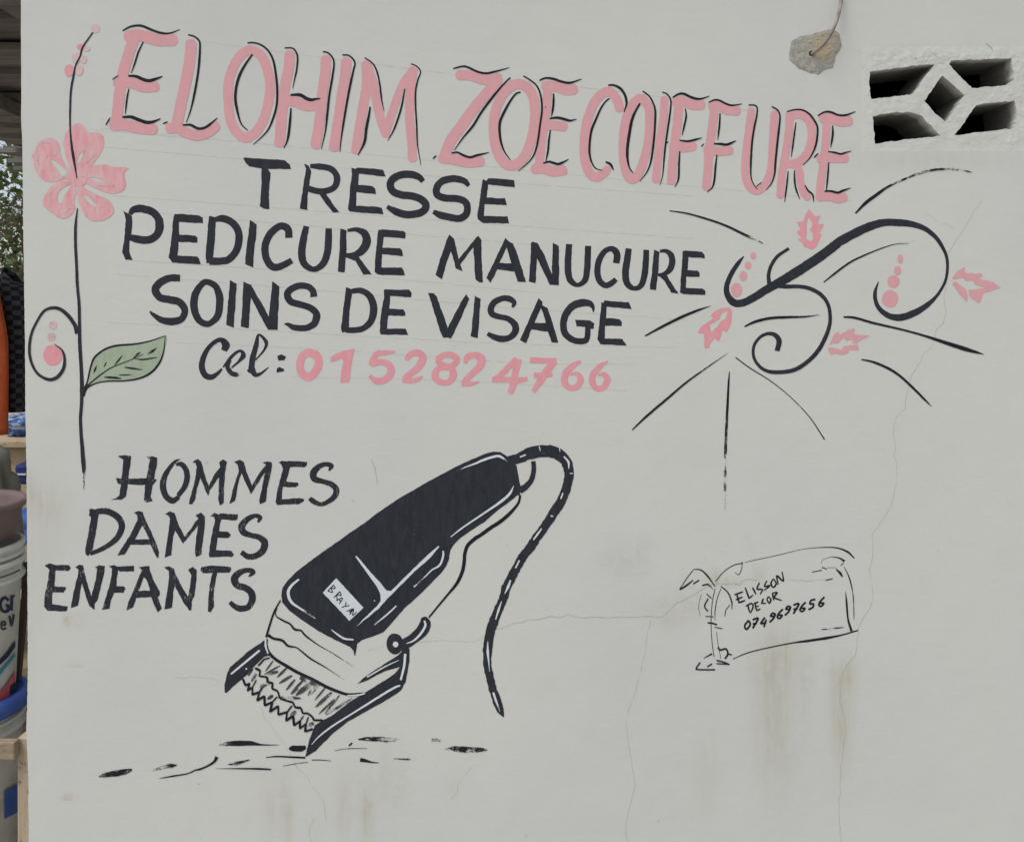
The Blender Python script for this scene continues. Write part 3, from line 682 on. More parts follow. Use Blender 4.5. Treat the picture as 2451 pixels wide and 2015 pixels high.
  ('Q1', ['1450,1215 1500,1200 1545,1225 1570,1300 1630,1410 1690,1510 1710,1400 1725,1290 1690,1235 1740,1208 1780,1240 1775,1330 1755,1500 1730,1560 1725,1650 1700,1650 1640,1560 1555,1400 1540,1480 1530,1620 1450,1640 1475,1480 1500,1310 1495,1250']),
  ('Q2', ['340,1215 380,1205 445,1195 560,1200 640,1210 650,1235 630,1268 510,1268 490,1350 470,1500 475,1610 440,1670 415,1660 415,1560 430,1400 455,1270 360,1272 340,1245']),
  ('Q2', [(62,'826,1308,16 870,1262,56 810,1242,46 730,1270,64 680,1330,78 710,1395,68 790,1420,66 850,1470,72 860,1540,70 820,1615,60 740,1630,62 680,1605,55 635,1565,45')])]),
]
for wname, letters in TXT:
    wd = word('painted_word'); dr = .30 if wname in ('hommes', 'dames', 'enfants') else .0
    for tile, shapes in letters:
        f = Film()
        for sh in shapes:
            if isinstance(sh, str): f.p(tile, sh, jit=.8)
            elif sh[1].startswith('C '): f.s(tile, sh[0], sh[1][2:], closed=True)
            else: f.s(tile, sh[0], sh[1])
        f.build('letter', BLACK, wd, 1, dryall=dr)

# ---- telephone number in coral paint
nw = word('painted_phone_number')
DIG = [
 [('F',80,'C 1220,397,76 1300,430,90 1320,520,80 1270,610,80 1215,642,86 1150,600,80 1132,520,75 1160,430,80')],
 ['1440,490 1440,450 1500,405 1590,375 1685,355 1655,500 1630,695 1540,700 1550,590 1575,480 1545,455 1490,480'],
 [('F',55,'1905,402,55 2000,397,50 2095,385,15'),('F',60,'1910,402,60 1870,470,60 1848,525,50'),('F',60,'1850,518,56 1950,492,55 2030,520,70 2052,600,72 1990,672,70 1900,682,66 1838,630,35')],
 [('D2',60,'1150,1530,45 1190,1472,60 1270,1455,65 1320,1505,75 1280,1590,75 1200,1660,65 1130,1715,58'),('D2',50,'1112,1732,46 1200,1738,50 1270,1720,45 1315,1690,10')],
 [('G',60,'C 300,415,58 375,440,66 395,480,60 350,526,52 280,522,40 218,500,60 215,450,60'),('G',60,'C 262,548,48 340,560,60 360,620,74 320,690,55 230,695,60 175,640,76 195,570,60')],
 [('G',60,'478,505,40 500,442,60 570,422,60 642,455,80 630,530,76 550,610,62 480,680,60 452,718,34'),('G',45,'445,712,44 540,712,45 620,690,12')],
 [('G',60,'1000,462,66 920,540,60 840,620,55 760,668,40'),('G',50,'750,675,35 900,670,55 1000,677,56 1110,660,40'),('G',70,'1018,460,72 985,600,65 965,720,75 932,812,55')],
 [('G',55,'1135,470,56 1260,477,55 1400,472,40'),('G',60,'1390,482,60 1320,560,75 1240,680,70 1168,792,45'),('G',50,'1172,627,60 1270,625,50 1360,620,40')],
 [('G',60,'1650,485,22 1580,522,58 1500,600,70 1482,690,70 1530,750,55 1610,740,60 1645,665,68 1605,610,46 1540,618,20')],
 [('G',60,'1920,485,18 1850,532,54 1780,610,66 1762,690,66 1800,755,55 1870,750,60 1918,672,70 1880,615,46 1820,628,20')],
]
for dgt in DIG:
    f = Film()
    for sh in dgt:
        if isinstance(sh, str): f.p('F', sh)
        elif sh[2].startswith('C '): f.s(sh[0], sh[1], sh[2][2:], closed=True)
        else: f.s(sh[0], sh[1], sh[2])
    f.build('digit', PINK, nw, 1, dryall=.2)

# ---- flower on a long stem
LAY[0] = 0
fl = word('painted_flower')
for t in ['660,180 720,100 800,65 860,110 900,160 980,160 1040,190 1055,250 1030,350 960,450 890,530 800,590 760,560 700,500 660,380 640,280 | 835,345 825,420 775,480 800,390',
          '350,350 390,270 450,220 520,215 580,250 610,330 620,400 660,480 730,560 700,610 620,640 540,660 460,650 380,580 345,500 340,430 320,410 | 510,435 560,450 640,510 680,570 640,605 580,540',
          '870,540 960,495 1060,485 1150,505 1290,515 1260,570 1275,680 1250,740 1180,775 1080,770 980,730 880,680 800,640 | 905,625 960,615 1060,655 980,655',
          '640,650 740,680 770,760 750,860 760,930 700,1010 620,1025 540,980 430,880 470,770 540,690 | 690,690 720,700 650,800 620,885 580,850 590,770 640,720',
          '790,680 860,720 960,780 1070,825 1130,880 1150,970 1060,1040 960,1055 880,1020 830,940 795,850 780,760 | 845,785 900,810 980,905 930,895 870,840']:
    Film().p('L', t, smooth=True, jit=1.1).build('petal', PETAL, fl, 1+.3*LAY[0], dryall=.2); LAY[0] += 1
Film().p('L', '700,560 760,540 830,545 880,560 880,640 850,690 790,700 740,690 690,650 670,610', smooth=True).build('flower_centre', PETAL, fl, 2.7, dryall=.2)
hl = Film()
for w, t in ((15,'385,310,6 430,265,16 520,272,8'),(14,'400,515,8 420,545,16 440,540,8'),(16,'690,260 740,400 775,520'),(15,'960,380 900,440 830,510'),(14,'860,280 850,360 825,440'),(15,'560,720 505,800 495,880'),(14,'980,690 1100,705 1230,680'),(15,'470,400 560,385 600,330'),(18,'640,990 680,940 730,920'),(14,'860,740 920,790 960,850'),(14,'820,605 860,612'),(12,'700,560 650,600 600,640'),(14,'400,380 380,440 400,500')): hl.s('L', w, t, taper=(.3,.3), dry=.5)
hl.each('petal_highlight', PALE, fl, 3.2)
Film().s('K',18,'940,205,14 840,350,18 810,450,18 770,530,18 745,640,22 718,800,22 710,1000,20 710,1150,16 722,1320,22 745,1470,28 780,1680,10').build('stem', BLACK, fl, 4)
Film().s('L',28,'785,925,10 765,1100,27 765,1300,29 775,1500,29 @M 782,0,30 800,200,30 805,400,32 808,600,36 825,900,36 830,1050,42 825,1200,34 815,1350,32 820,1500,34 832,1650,38 @Q1 632,150,46 640,280,30,.5 636,430,4,.7').build('stem', BLACK, fl, 4)
for c, m in (((965,165,46,46),PALE),((812,350,36,30),PINK),((880,372,34,24),PALE),((775,465,48,52),PALE),((845,478,34,44),PALE),((700,590,46,62),PINK),((800,585,44,54),PALE)):
    LAY[0] += 1; Film().dot('K', *c).build('bud', m, fl, .3*LAY[0]-.5, dryall=.22)
Film().s('M',28,'785,500,52 760,420,40 700,330,40 620,260,36 540,240,32 450,270,26 380,370,24 320,500,26 298,650,28 315,780,28 370,890,26 440,945,28 510,965,34 580,940,36 640,860,34 655,760,28 630,670,18 550,605,6').build('tendril', BLACK, fl, 5)
for c, m in (((535,718,98,105),PINK),((520,535,44,46),PALE),((535,415,44,44),PALE)):
    Film().dot('M', *c).build('berry', m, fl, 1, dryall=.2 if m is PINK else .35)
Film().p('M','880,1010 920,800 960,720 1060,650 1180,615 1350,605 1500,580 1680,525 1650,700 1600,820 1500,910 1350,970 1150,985 980,1000 900,1030', smooth=True).build('leaf', GREEN, fl, 1)
lo = Film()
for w, t in ((18,'850,1060,22 880,1000,16 920,830,18 960,740,20 1060,660,20 1180,622,20 1350,608,18 1500,580,14 1680,522,6'),(18,'1672,530,6 1655,680,14 1610,800,20 1520,900,22 1400,955,18 1250,978,14 1100,980,14 980,1000,12 880,1050,20 840,1130,32'),(12,'880,1030,14 1000,930,14 1100,860,12 1160,830,10 1350,755,8 1450,710,6')): lo.s('M', w, t)
for w, t in ((20,'950,900,8 962,865,22 980,820,10'),(10,'1050,840 1080,785'),(13,'1160,820 1200,770 1240,720'),(18,'1350,750 1385,715 1420,690'),(22,'1490,708,6 1540,680,26 1590,640,8'),(13,'1370,755 1450,762 1590,740'),(15,'1260,840 1340,852 1440,865'),(18,'1050,940 1150,945 1230,955'),(10,'1200,920 1330,915')): lo.s('M', w*1.2, t, dry=.34, taper=(.4,.3))
lo.each('leaf_vein', INK, fl, 3)

# ---- hair clipper
cl = word('painted_hair_clipper')
Film().p('Q3','838,1340 825,1290 790,1255 650,1190 480,1100 300,980 180,890 110,810 98,740 110,660 160,590 260,490 430,360 600,240 770,120 945,0 @Q4 0,845 110,768 250,675 400,590 520,520 660,445 800,370 950,300 1080,245 1190,212 1260,220 1335,268 1420,355 1460,565 1455,650 1420,660 1390,690 1240,800 1100,920 980,1000 860,1080 790,1150 750,1210 740,1290 710,1370 660,1440 560,1540 410,1690 @Q3 1340,870 1220,1010 1130,1110 1000,1160 910,1190 865,1230 855,1300 848,1340', jit=.5).build('clipper_body', BLACK, cl, 1)
Film().s('Q4',90,'1330,310,84 1440,280,105 1560,230,118 1680,210,122 1780,215,120 1870,260,116 1930,330,108 1950,430,96 1940,520,95 1910,620,95 1870,720,92 1790,840,96 1720,950,90 1640,1060,88 1560,1180,95 1480,1280,88 1420,1390,90 1360,1500,92 1310,1600,92 @Q6 1290,212,90 1240,330,92 1190,450,95 1150,580,95 1130,700,95 1125,820,84 1130,920,82 1155,1030,80 1180,1130,78 1220,1250,85 1260,1350,70 1290,1415,10', jit=2.2).s('Q4',48,'1590,310,46 1595,400,48 1570,500,52 1510,570,62 1450,605,74').build('power_cord', BLACK, cl, 2.6)
Film().s('Q3',30,'1590,960,18 1680,850,20 1780,730,22 1870,620,32 1920,520,36 1945,420,36 1955,310,34 1985,230,36 2060,160,40 @Q4 1050,1062,36 1150,990,38 1270,910,38 1370,820,34 1440,730,24 1458,650,22').build('housing_line', INK, cl, 2)
Film().p('Q5','560,345 400,455 215,615 185,680 160,790 158,872 180,875 230,825 345,728 395,690 440,630 500,570 560,510 610,500 640,530 600,470 575,420').p('Q5','975,1525 1000,1510 1080,1460 1250,1290 1400,1170 1560,1080 1720,990 1860,910 1945,850 1990,760 2000,700 2030,540 2030,430 1990,415 1930,480 1920,490 1780,580 1640,670 1560,730 1500,785 1600,750 1700,695 1800,650 1935,612 1870,690 1720,785 1580,872 1540,895 1420,970 1240,1110 1150,1152 1070,1205 1045,1270 1010,1370').build('blade_guard', BLACK, cl, 2)
Film().dot('Q5',1880,380,84,107).p('Q3','1300,1200 1400,1130 1470,1060 1505,1000 1515,965 1560,950 1600,990 1608,1050 1580,1120 1500,1190 1400,1260 1330,1300 1270,1260',smooth=True).build('taper_lever', BLACK, cl, 3)
bl = Film()
for w, t in ((18,'725,-60,14 690,0,16 660,60,20 625,160,20 595,260,22 580,315,24'),(30,'590,330,12 585,400,22 610,470,28 680,540,30 780,600,32 900,670,32 1050,740,32 1180,810,32 1300,860,30 1400,890,26 1500,888,26 1580,875,10')): bl.s('Q5', w, t)
bl.s('Q5',16,'690,110,14,0 760,150,18,0 820,180,18,0 870,235,24,.1 930,245,16,.1 970,290,20,.2 1040,345,14,.3 1120,400,10,.4 1250,475,8,.4 1400,570,6,.5 1460,610,3,.6')
bl.s('Q5',18,'600,290,30,0 650,325,26,0 740,345,26,0 800,400,22,.1 880,415,12,.2 930,450,14,.2 1030,530,18,.2 1150,600,12,.3 1230,650,6,.4 1380,750,2,.5')
bl.s('Q5',11,'690,20,8 672,70,12 690,115,10')
bl.build('blade_line', INK, cl, 4)
te = Film(); sh = Film()
te.zig('Q5',23,'470,625 520,650 510,705 590,715 595,768 645,775 640,832 695,855 720,930 790,955 850,970 872,1022 930,1025 950,1082 1000,1080 1050,1120 1062,1152 1150,1150')
te.zig('Q5',23,'345,735 372,802 412,778 392,852 442,818 438,892 512,868 488,952 562,908 565,1002 642,968 618,1065 702,1008 702,1095 792,1068 780,1155 852,1108 862,1205 922,1158 920,1235 982,1188 972,1265 1050,1240')
for t in ('400,700 445,635','440,820 480,745','512,868 545,812 585,792','642,968 690,915','792,1068 840,1005','922,1158 955,1110','982,1188 1005,1120','500,600 560,535 615,520'): te.zig('Q5',17,t)
for w, d, t in ((20,.3,'650,550 570,660'),(22,.55,'720,600 560,690'),(30,.3,'790,620 690,720'),(34,.35,'840,700 710,780'),(30,.2,'870,740 780,850'),(30,.4,'960,740 830,880'),(26,.35,'900,830 830,890'),(60,.62,'1060,760 970,830 880,900'),(22,.1,'1180,820 1070,950'),(44,.5,'1240,870 1080,1020'),(24,.15,'1270,940 1110,1090'),(26,.6,'1320,900 1170,1090'),(30,.68,'1450,930 1180,1100'),(50,.66,'640,760 490,830'),(40,.66,'700,660 590,690'),(50,.66,'1100,800 1000,900'),(40,.64,'650,900 590,940'),(50,.66,'880,1060 820,1110'),(50,.66,'1060,1180 1000,1210'),(40,.62,'480,680 430,760'),(60,.7,'920,720 1120,800'),(40,.68,'700,920 930,930')): sh.s('Q5',w*.85,t,dry=d*.8, taper=(.6,.3))
sh.each('brush_shading', SHADE, cl, 3)
te.build('blade_teeth', INK, cl, 6)
wl = Film()
for tl, w, t in (('Q3',22,'278,572,18 200,640,26 170,710,30 200,800,28,.1 280,860,20,.3 360,910,20,.5 445,968,8,.7'),('Q3',16,'605,1080,6,.4 670,1130,18 740,1172,20 830,1182,14'),
  ('Q3',18,'1735,285,16 1735,340,20 1700,430,20 1620,480,14 1560,540,12,.3 1500,595,10,.6 1440,650,16,.4'),('Q3',14,'1262,840,14 1200,900,16 1130,960,16,.2 1040,1032,6,.5'),
  ('Q4',20,'1392,560,6 1350,640,26 1260,720,26 1100,830,18 950,930,16 850,1000,16 755,1075,8'),('Q4',16,'1330,320,12,.6 1255,262,24 1190,265,24 1080,300,24,.1 1000,335,18,.3 880,380,12,.6 740,450,6,.7'),
  ('Q5',20,'515,445,20 400,540,22 225,685,18'),('Q5',16,'372,632 388,632'),('Q5',16,'575,320,14 575,400,20 600,480,12'),('Q5',14,'1400,900,8 1500,898,16 1580,880,14'),
  ('Q5',24,'1985,480,24 1975,600,24 1940,745,20'),('Q5',20,'1935,800,14 1880,820,22 1760,890,22 1600,990,20 1440,1090,16 1250,1210,18 1120,1310,14 1040,1395,6'),('Q5',12,'1920,545,6,.3 1780,610,14,.3 1600,715,14'),
  ('Q3',20,'1545,990,18 1555,1040,22 1510,1120,24 1440,1190,18 1365,1222,8'),('Q4',14,'1455,268,14 1515,245,14'),('Q4',18,'1900,262,14 1945,320,22 1948,385,8'),('Q4',14,'1890,630 1868,690'),('Q4',18,'1675,990,12 1630,1050,20 1590,1105,12'),
  ('Q4',14,'1450,1310 1410,1390'),('Q4',20,'1360,1510,16 1335,1580,26 1300,1650,6'),('Q6',20,'1270,245,6,.3 1240,330,22 1210,430,10,.3'),('Q6',20,'1130,650,6 1130,760,26 1140,860,12 1148,955,4'),('Q6',20,'1185,1165,20 1210,1240,22,.2 1255,1360,8,.6'),
  ('Q4',10,'1650,162,12 1662,208,6'),('Q4',8,'1855,176 1860,212'),('Q4',9,'1990,435 1958,432'),('Q4',14,'1765,862 1790,866'),('Q3',12,'1040,785 1043,795')): wl.s(tl, w, t)
wl.dot('Q5',1888,385,28,29)
wl.each('highlight', WHITE, cl, 6)
Film().p('Q3','850,332 870,345 1000,500 1110,620 1165,690 1210,690 1290,610 1450,450 1600,310 1690,235 1695,250 1590,370 1440,500 1290,650 1180,760 1080,870 960,970 858,1050 950,955 1060,850 1105,790 1100,720 1060,640 960,500 852,352').p('Q3','655,562 930,860 788,992 518,708').build('pale_inlay', WHITE, cl, 5)
def glyphs(film, text, tile, o, u, v, adv, w, font, **k):
    """letters from pen strokes, o origin, u along, v up (tile units per em)"""
    x = 0
    for ch in text:
        g = font[ch]; gw = g[0]
        for st in g[1]:
            pts = ' '.join('%.1f,%.1f' % (o[0]+u[0]*(x+a)+v[0]*b, o[1]+u[1]*(x+a)+v[1]*b) for a, b in st)
            film.s(tile, w, pts, **k)
        x += gw+adv
FONT = {'B':(.6,[[(0,0),(0,1)],[(0,1),(.45,.85),(.1,.52),(.55,.3),(0,0)]]),'R':(.6,[[(0,0),(0,1)],[(0,1),(.5,.8),(.05,.5),(.6,0)]]),'A':(.6,[[(0,0),(.3,1),(.6,0)],[(.1,.4),(.5,.4)]]),
 'Y':(.55,[[(0,1),(.27,.5)],[(.6,1),(.15,-.1)]]),'N':(.55,[[(0,0),(.05,1),(.5,0),(.55,1)]]),
 '0':(.5,[[(.25,1),(0,.5),(.25,0),(.5,.5),(.22,1)]]),'7':(.5,[[(0,1),(.5,1),(.2,0)],[(.1,.5),(.5,.5)]]),'4':(.5,[[(.25,1),(0,.4),(.5,.4)],[(.42,.7),(.38,-.1)]]),
 '9':(.5,[[(.45,.8),(.2,1),(.05,.7),(.4,.65),(.45,.9),(.4,.4),(.1,0)]]),'6':(.5,[[(.4,1),(.1,.6),(.05,.2),(.3,0),(.48,.3),(.1,.4)]]),'5':(.5,[[(.5,1),(.1,1),(.08,.6),(.4,.55),(.42,.15),(.05,0)]])}
bt = Film()
glyphs(bt,'BR','Q3',(570,690),(54,58),(58,-60),.55,10,FONT,jit=.5); glyphs(bt,'AYA','Q3',(655,785),(52,56),(48,-40),.42,9.5,FONT,jit=.5); glyphs(bt,'N','Q3',(790,905),(60,62),(38,-38),.4,9.5,FONT,jit=.5)
bt.build('lettering', INK, cl, 7)
gs = Film()
for tl, w, d, t in (('Q5',30,.25,'80,1410,6,.6 180,1390,40,.35 300,1385,55,.1 430,1385,45,.1 540,1400,15,.2 710,1402,6,.3'),('Q5',50,.2,'810,1440,20 850,1437,60 930,1437,62 980,1422,34'),('Q5',14,.1,'575,1528,6 680,1518,14 800,1522,17 975,1530,20'),('Q5',8,.2,'1040,1553,8 1130,1553,9 1235,1562,4'),
  ('Q5',8,.3,'750,1615,4 880,1590,9 1000,1575,6'),('Q5',30,.15,'1530,1550,42 1580,1560,32 1650,1576,14 1720,1582,6'),('Q5',8,.35,'1270,1460,4 1390,1440,9 1600,1435,4'),('Q5',16,.1,'1415,1410 1450,1380'),('Q5',40,.42,'1510,1345,10,.2 1600,1340,40,.3 1750,1345,52,.42 1880,1355,46,.55 1960,1360,20,.75'),
  ('Q5',30,.4,'190,1600,6 290,1585,38 415,1550,8'),('Q5',14,.1,'70,1640,2,.5 300,1640,12,.1 500,1642,20,0 630,1648,14,0'),('R1',50,.3,'155,665,10 220,648,46 330,632,62 430,612,52 490,595,20'),('R1',40,.42,'700,605,6 790,578,42 880,557,46 945,548,8'),
  ('R1',16,.2,'760,685,6,.5 900,660,16,.3 1050,635,12,.2 1130,600,14,.1 1170,592,20,.1 1250,560,18,.1 1320,515,24,.2 1350,465,36,0'),('R2',40,.4,'1630,322,4,.6 1720,320,46 1850,330,52 1950,328,32 1995,330,6'),('R2',20,.72,'1520,245,30 1650,250,20 1770,258,8'),('R2',12,.5,'1190,402,4 1320,408,14 1430,412,6')): gs.s(tl, w, t, dry=d, gain=1.25)
gs.each('ground_dash', INK, cl, 3)

# ---- scroll ornament with rays
so = word('painted_scroll_ornament')
Film().s('S1',80,'1185,565,10 1130,630,40 1070,720,48 1020,830,50 1010,920,56 1045,1000,70 1110,1040,76 1200,1025,76 1320,960,80 1430,890,85 1540,830,92 1700,735,100 1850,640,100 1980,550,98 @S2 211,450,95 250,418,92 400,335,90 550,265,85 700,225,75 850,225,72 1000,245,62 1120,290,50 1220,370,44 1290,470,36 1330,560,32 1342,660,30 1330,780,28 1290,880,28 1220,980,32 1120,1070,56 1000,1140,70 870,1182,72 760,1170,60 670,1110,48 620,1030,42 610,930,38 645,820,8').build('scroll', BLACK, so, 1)
Film().s('S1',36,'1440,840,44 1435,740,36 1470,640,34 1530,560,34 1640,485,30').s('S1',40,'1520,860,44 1600,870,42 1740,870,38 1850,890,40 1960,950,40 2030,1040,36 2055,1150,36 2050,1260,38 2010,1380,42 1940,1510,44 1850,1610,42 @S3 1740,550,44 1640,585,42 1500,595,40 1400,575,34 1320,510,32 1280,420,30 1290,320,30 1350,240,30 1430,205,34 1500,220,46 1540,280,56 1520,380,50').build('scroll', BLACK, so, 2)
for tl, w, t in (('S1',20,'432,105,10 600,130,16 800,185,20 1000,255,22,.05 1200,350,26,.3 1320,405,20,.5 1380,438,6,.7'),('S1',24,'185,1370,14 350,1280,26 550,1180,28 720,1110,24,.2 850,1065,4,.3'),('S1',24,'1190,1275,14 1300,1225,28 1450,1190,28 1620,1180,26,.1 1800,1175,18,.3 1950,1155,3,.3'),
  ('S3',20,'55,1178,12 200,1040,24 400,870,24,.1 600,700,20,.15 800,555,14,.3 1025,400,3,.4'),('S3',24,'1038,590,8 1030,700,20,.05 1020,900,24,.15 1010,1100,26,.3 1000,1350,28,.45 995,1690,28,.66 992,1850,22,.8 991,1990,12,.95'),('S3',9,'1100,445,10 1250,555,11,.1 1450,680,9,.2 1650,840,7,.25 1850,1050,9,.2 2000,1275,12,.2'),
  ('S2',18,'90,828,10 200,740,20 350,630,20 500,555,16 700,475,10 830,440,7,.2 950,435,4,.3'),('S2',24,'290,1178,16 400,1185,24 600,1240,24 900,1310,20 1100,1365,22 1300,1430,36 1500,1495,44,.15 1620,1530,30,.35 1710,1555,4,.4'),('S4',22,'470,465,12 600,495,24 750,560,26 870,640,24 1000,760,24,.1 1100,860,22,.2 1185,945,8,.6'),
  ('H5',28,'1678,1315,14 1780,1210,34,.05 1900,1120,32,.25 2000,1050,24,.35 2112,995,20,.45 2295,920,22,.5 2492,872,24,.55 2700,872,20,.6 2893,908,14,.75')):
    Film().s(tl, w, t, gain=1.1).build('ray', INK, so, 3)
for tl, c in (('S1',(1110,905,57,72)),('S1',(1180,765,41,50)),('S1',(1227,658,34,38)),('S1',(1280,560,28,36)),('S2',(762,993,82,87)),('S2',(797,820,61,63)),('S2',(838,710,38,44)),('S2',(865,592,28,46))):
    Film().dot(tl, *c).build('dot', ROSE, so, 1)
for tl, t in (('S1','1840,82 1870,120 1905,165 1960,155 1940,200 1930,240 1990,240 1960,300 1940,330 1970,340 1945,410 1920,470 1870,495 1800,470 1770,430 1728,390 1765,390 1720,310 1765,300 1735,250 1715,220 1785,210 1810,140 | 1835,165 1880,240 1855,300 1885,330 1880,400 1860,420 1815,395 1820,320 1815,240'),
  ('S1','1040,1080 960,1085 860,1140 850,1170 880,1180 850,1210 760,1270 718,1330 785,1345 785,1495 830,1490 850,1430 890,1390 930,1425 960,1350 970,1300 1005,1335 1055,1250 1065,1110 | 1030,1104 960,1140 945,1170 940,1200 840,1250 850,1340 920,1270 945,1220 1000,1200 1020,1130'),
  ('S2','145,1455 200,1350 240,1320 250,1360 330,1310 405,1290 395,1350 555,1368 450,1420 430,1450 370,1440 420,1410 310,1415 300,1380 240,1440 # 125,1485 200,1490 270,1510 295,1470 430,1460 450,1510 340,1515 340,1540 280,1560 200,1545 160,1560'),
  ('S2','1388,780 1450,710 1520,672 1520,735 1690,740 1700,765 1660,790 1800,825 1880,880 1700,940 1695,1000 1660,1035 1600,1000 1560,960 1560,905 1640,900 1730,880 1620,850 1600,810 1520,810 1500,780 1400,795 # 1390,840 1420,820 1490,870 1530,900 1550,960 1535,1025 1490,980 1430,900')):
    f = Film()
    for sub in t.split('#'): f.p(tl, sub, jit=1.2)
    f.build('leaf', PINK if tl == 'S1' else ROSE, so, 1, dryall=.18)

# ---- painter's signature panel with palm
sg = word('painter_signature')
f = Film()
for w, t in ((8,'475,470,8 560,370,8 660,305,9 755,285,11'),(6,'770,278,3,.2 860,255,6,.1 1100,205,6,.1 1350,145,4,.2 1550,125,8 1700,130,13 1810,170,20 1878,235,12'),(8,'1775,320,4 1830,440,14,.2 1865,600,10,.4 1875,800,8,.5 1870,890,4,.6'),(18,'1790,570,4,.2 1800,680,20,.2 1815,850,18,.2 1850,970,26,.1'),
  (14,'650,1252,7 800,1190,11 1000,1140,11 1250,1090,13 1400,1070,25 1600,1040,27 1750,1010,15,.2 1915,962,14,.2'),(20,'1530,955,6,.6 1650,945,22,.5 1770,932,6,.4'),(18,'1640,220,5,.3 1720,230,12 1780,265,24'),(8,'1770,280 1740,310'),(22,'1695,345,12 1735,385,27 1758,422,14'),(10,'1550,325 1600,345'),(10,'1450,375,8,.3 1550,355,10,.3'),(4,'1545,290 1560,250 1640,220'),(4,'1600,330 1700,330'),(10,'1590,458,8,.4 1660,440,12,.5')): f.s('G1', w, t)
f.build('frame_line', INK, sg, 1)
f = Film()
for w, t in ((16,'115,550,18 180,510,20 250,455,10'),(14,'250,495 310,455'),(8,'110,550,6 190,430,9 250,355,8'),(12,'250,345,6 330,355,14 400,420,18 470,520,8'),(14,'340,510 400,500,16 450,548,4'),(12,'530,518,10 600,580,14 640,680,14 640,750,6'),(6,'740,270,4 742,330,7 710,400,7 670,375,5'),(8,'620,705 580,760 570,820'),(7,'470,540 440,700 430,900 440,1080 460,1230'),(8,'530,540,6 490,650,8 470,780,8 470,860,4'),
  (5,'485,980 500,1100 530,1250'),(4,'330,600 305,720 320,820'),(10,'385,595 435,640'),(14,'400,640 365,720 400,770'),(9,'375,820 455,825'),(16,'395,885 440,890 490,905'),(9,'465,930 545,945'),(18,'500,1130 520,1160 580,1150 600,1200 570,1250'),(14,'640,1210 600,1200'),(14,'355,1245,6 440,1198,18'),(15,'320,1285 280,1345 300,1358 470,1360'),(14,'390,1330 440,1300'),(16,'485,1265 560,1285 615,1308'),(12,'485,1298 610,1305')): f.s('G1', w, t, dry=.06)
f.build('palm_sketch', INK, sg, 1)
SIG = [('665,605 755,572','690,600 715,690','680,655 750,625','710,685 775,660'),('775,530 815,640 855,605',),('850,530 885,600',),('920,480 895,545 950,550 925,600',),('995,460 970,520 1025,510 965,560',),('1060,440 1035,490 1060,530 1090,490 1060,440',),('1110,500 1095,410 1160,465 1148,370',),
  ('800,700 820,780','780,720 840,690 855,730 825,790'),('875,690 890,765','860,695 910,675','885,725 915,715','890,765 930,745'),('960,640 940,690 985,690',),('1010,620 995,650 1020,690 1035,650 1010,620',),('1050,590 1065,660','1045,590 1100,580 1070,630 1145,662')]
for q in SIG:
    f = Film()
    for t in q: f.s('G1', 18, t, sharp=len(t.split()) < 4, jit=.6, taper=(.7,.6))
    f.build('letter', INK, sg, 1)
for i, (ch, x, y) in enumerate(zip('0749697656', (760,828,925,1010,1090,1165,1240,1320,1408,1510), (960,948,930,885,850,815,800,780,755,728))):
    f = Film(); glyphs(f, ch, 'G1', (x, y), (112,-26), (22,-92), .2, 20, FONT, jit=.6); f.build('digit', INK, sg, 1)

# ---- ruled pencil lines, hairline cracks
pl = Film()
for t in ('485,100 1000,168 1500,222 1810,268','240,307 700,352 1060,388 1500,432 2040,482','240,352 700,392 1250,440 1660,470','255,468 560,490 1000,524 1660,572','330,506 900,555 1300,588','300,622 850,660 1300,702','270,656 700,690 1200,735 1640,766','260,772 700,795 1200,822 1630,832','420,820 800,838 1240,868 1520,872','700,902 1100,912 1500,935','210,310 500,335'):
    pl.s('P', .5, t, dry=.46, jit=.3)
pl.each('pencil_guideline', PENCIL, WALL, 0)
cr = Film()
def crack(tile, txt, w=.6, dry=.25):
    w *= .8; dry += .08
    pts = spline([[q[0], q[1], q[2] if q[2] > .3 else w, 0.] for q in parse(tile, txt, w)], False, 9, True); out = []
    sd = random.random()*90
    for p in pts: out.append('%.2f,%.2f,%.2f,%.2f' % (p[0]+3.2*noise.noise((p[0]*.07, p[1]*.07, sd)), p[1]+3.2*noise.noise((p[0]*.07, p[1]*.07, sd+9)), max(.3, p[2]*(1+.7*noise.noise((p[0]*.05, p[1]*.05, sd+3)))), dry+.25*noise.noise((p[0]*.03, p[1]*.03, sd+7))))
    cr.s('P', w, ' '.join(out), sharp=True, jit=.5)
crack('S2','1690,0 1650,60 1600,130 1550,230 1490,320 1430,400 1365,510 1345,600'); crack('S2','1330,870 1310,1000 1330,1140 1300,1240 1230,1310 1220,1370 1190,1470 1130,1520 1080,1580 @S4 1040,545 975,630 970,690 945,760 920,870 915,960 865,1000 820,1060 800,1130 800,1260 815,1360 805,1450 830,1530 830,1690 @P 2135,1207 2107,1253 @G1 2060,0 2070,180 2030,370 2060,520 2070,620 2040,740 1980,830 1920,920 1905,1100 1890,1220 1800,1320 1760,1390 1740,1500 1735,1690 @P 2025,1740 2013,1833 2008,1950 2013,2015', .75, .2)
crack('Q6','450,660 620,640 850,650 1000,655 1090,600'); crack('Q6','1200,530 1260,520 1440,460 1600,430 1780,400 1850,410 1950,385 2080,410 @G1 -60,830 0,775 90,690 200,640 330,560 450,490 550,490 720,500 760,450 900,460', 1.1, .2); crack('G1','1200,445 1400,465 1550,450 1620,440',.8,.35)
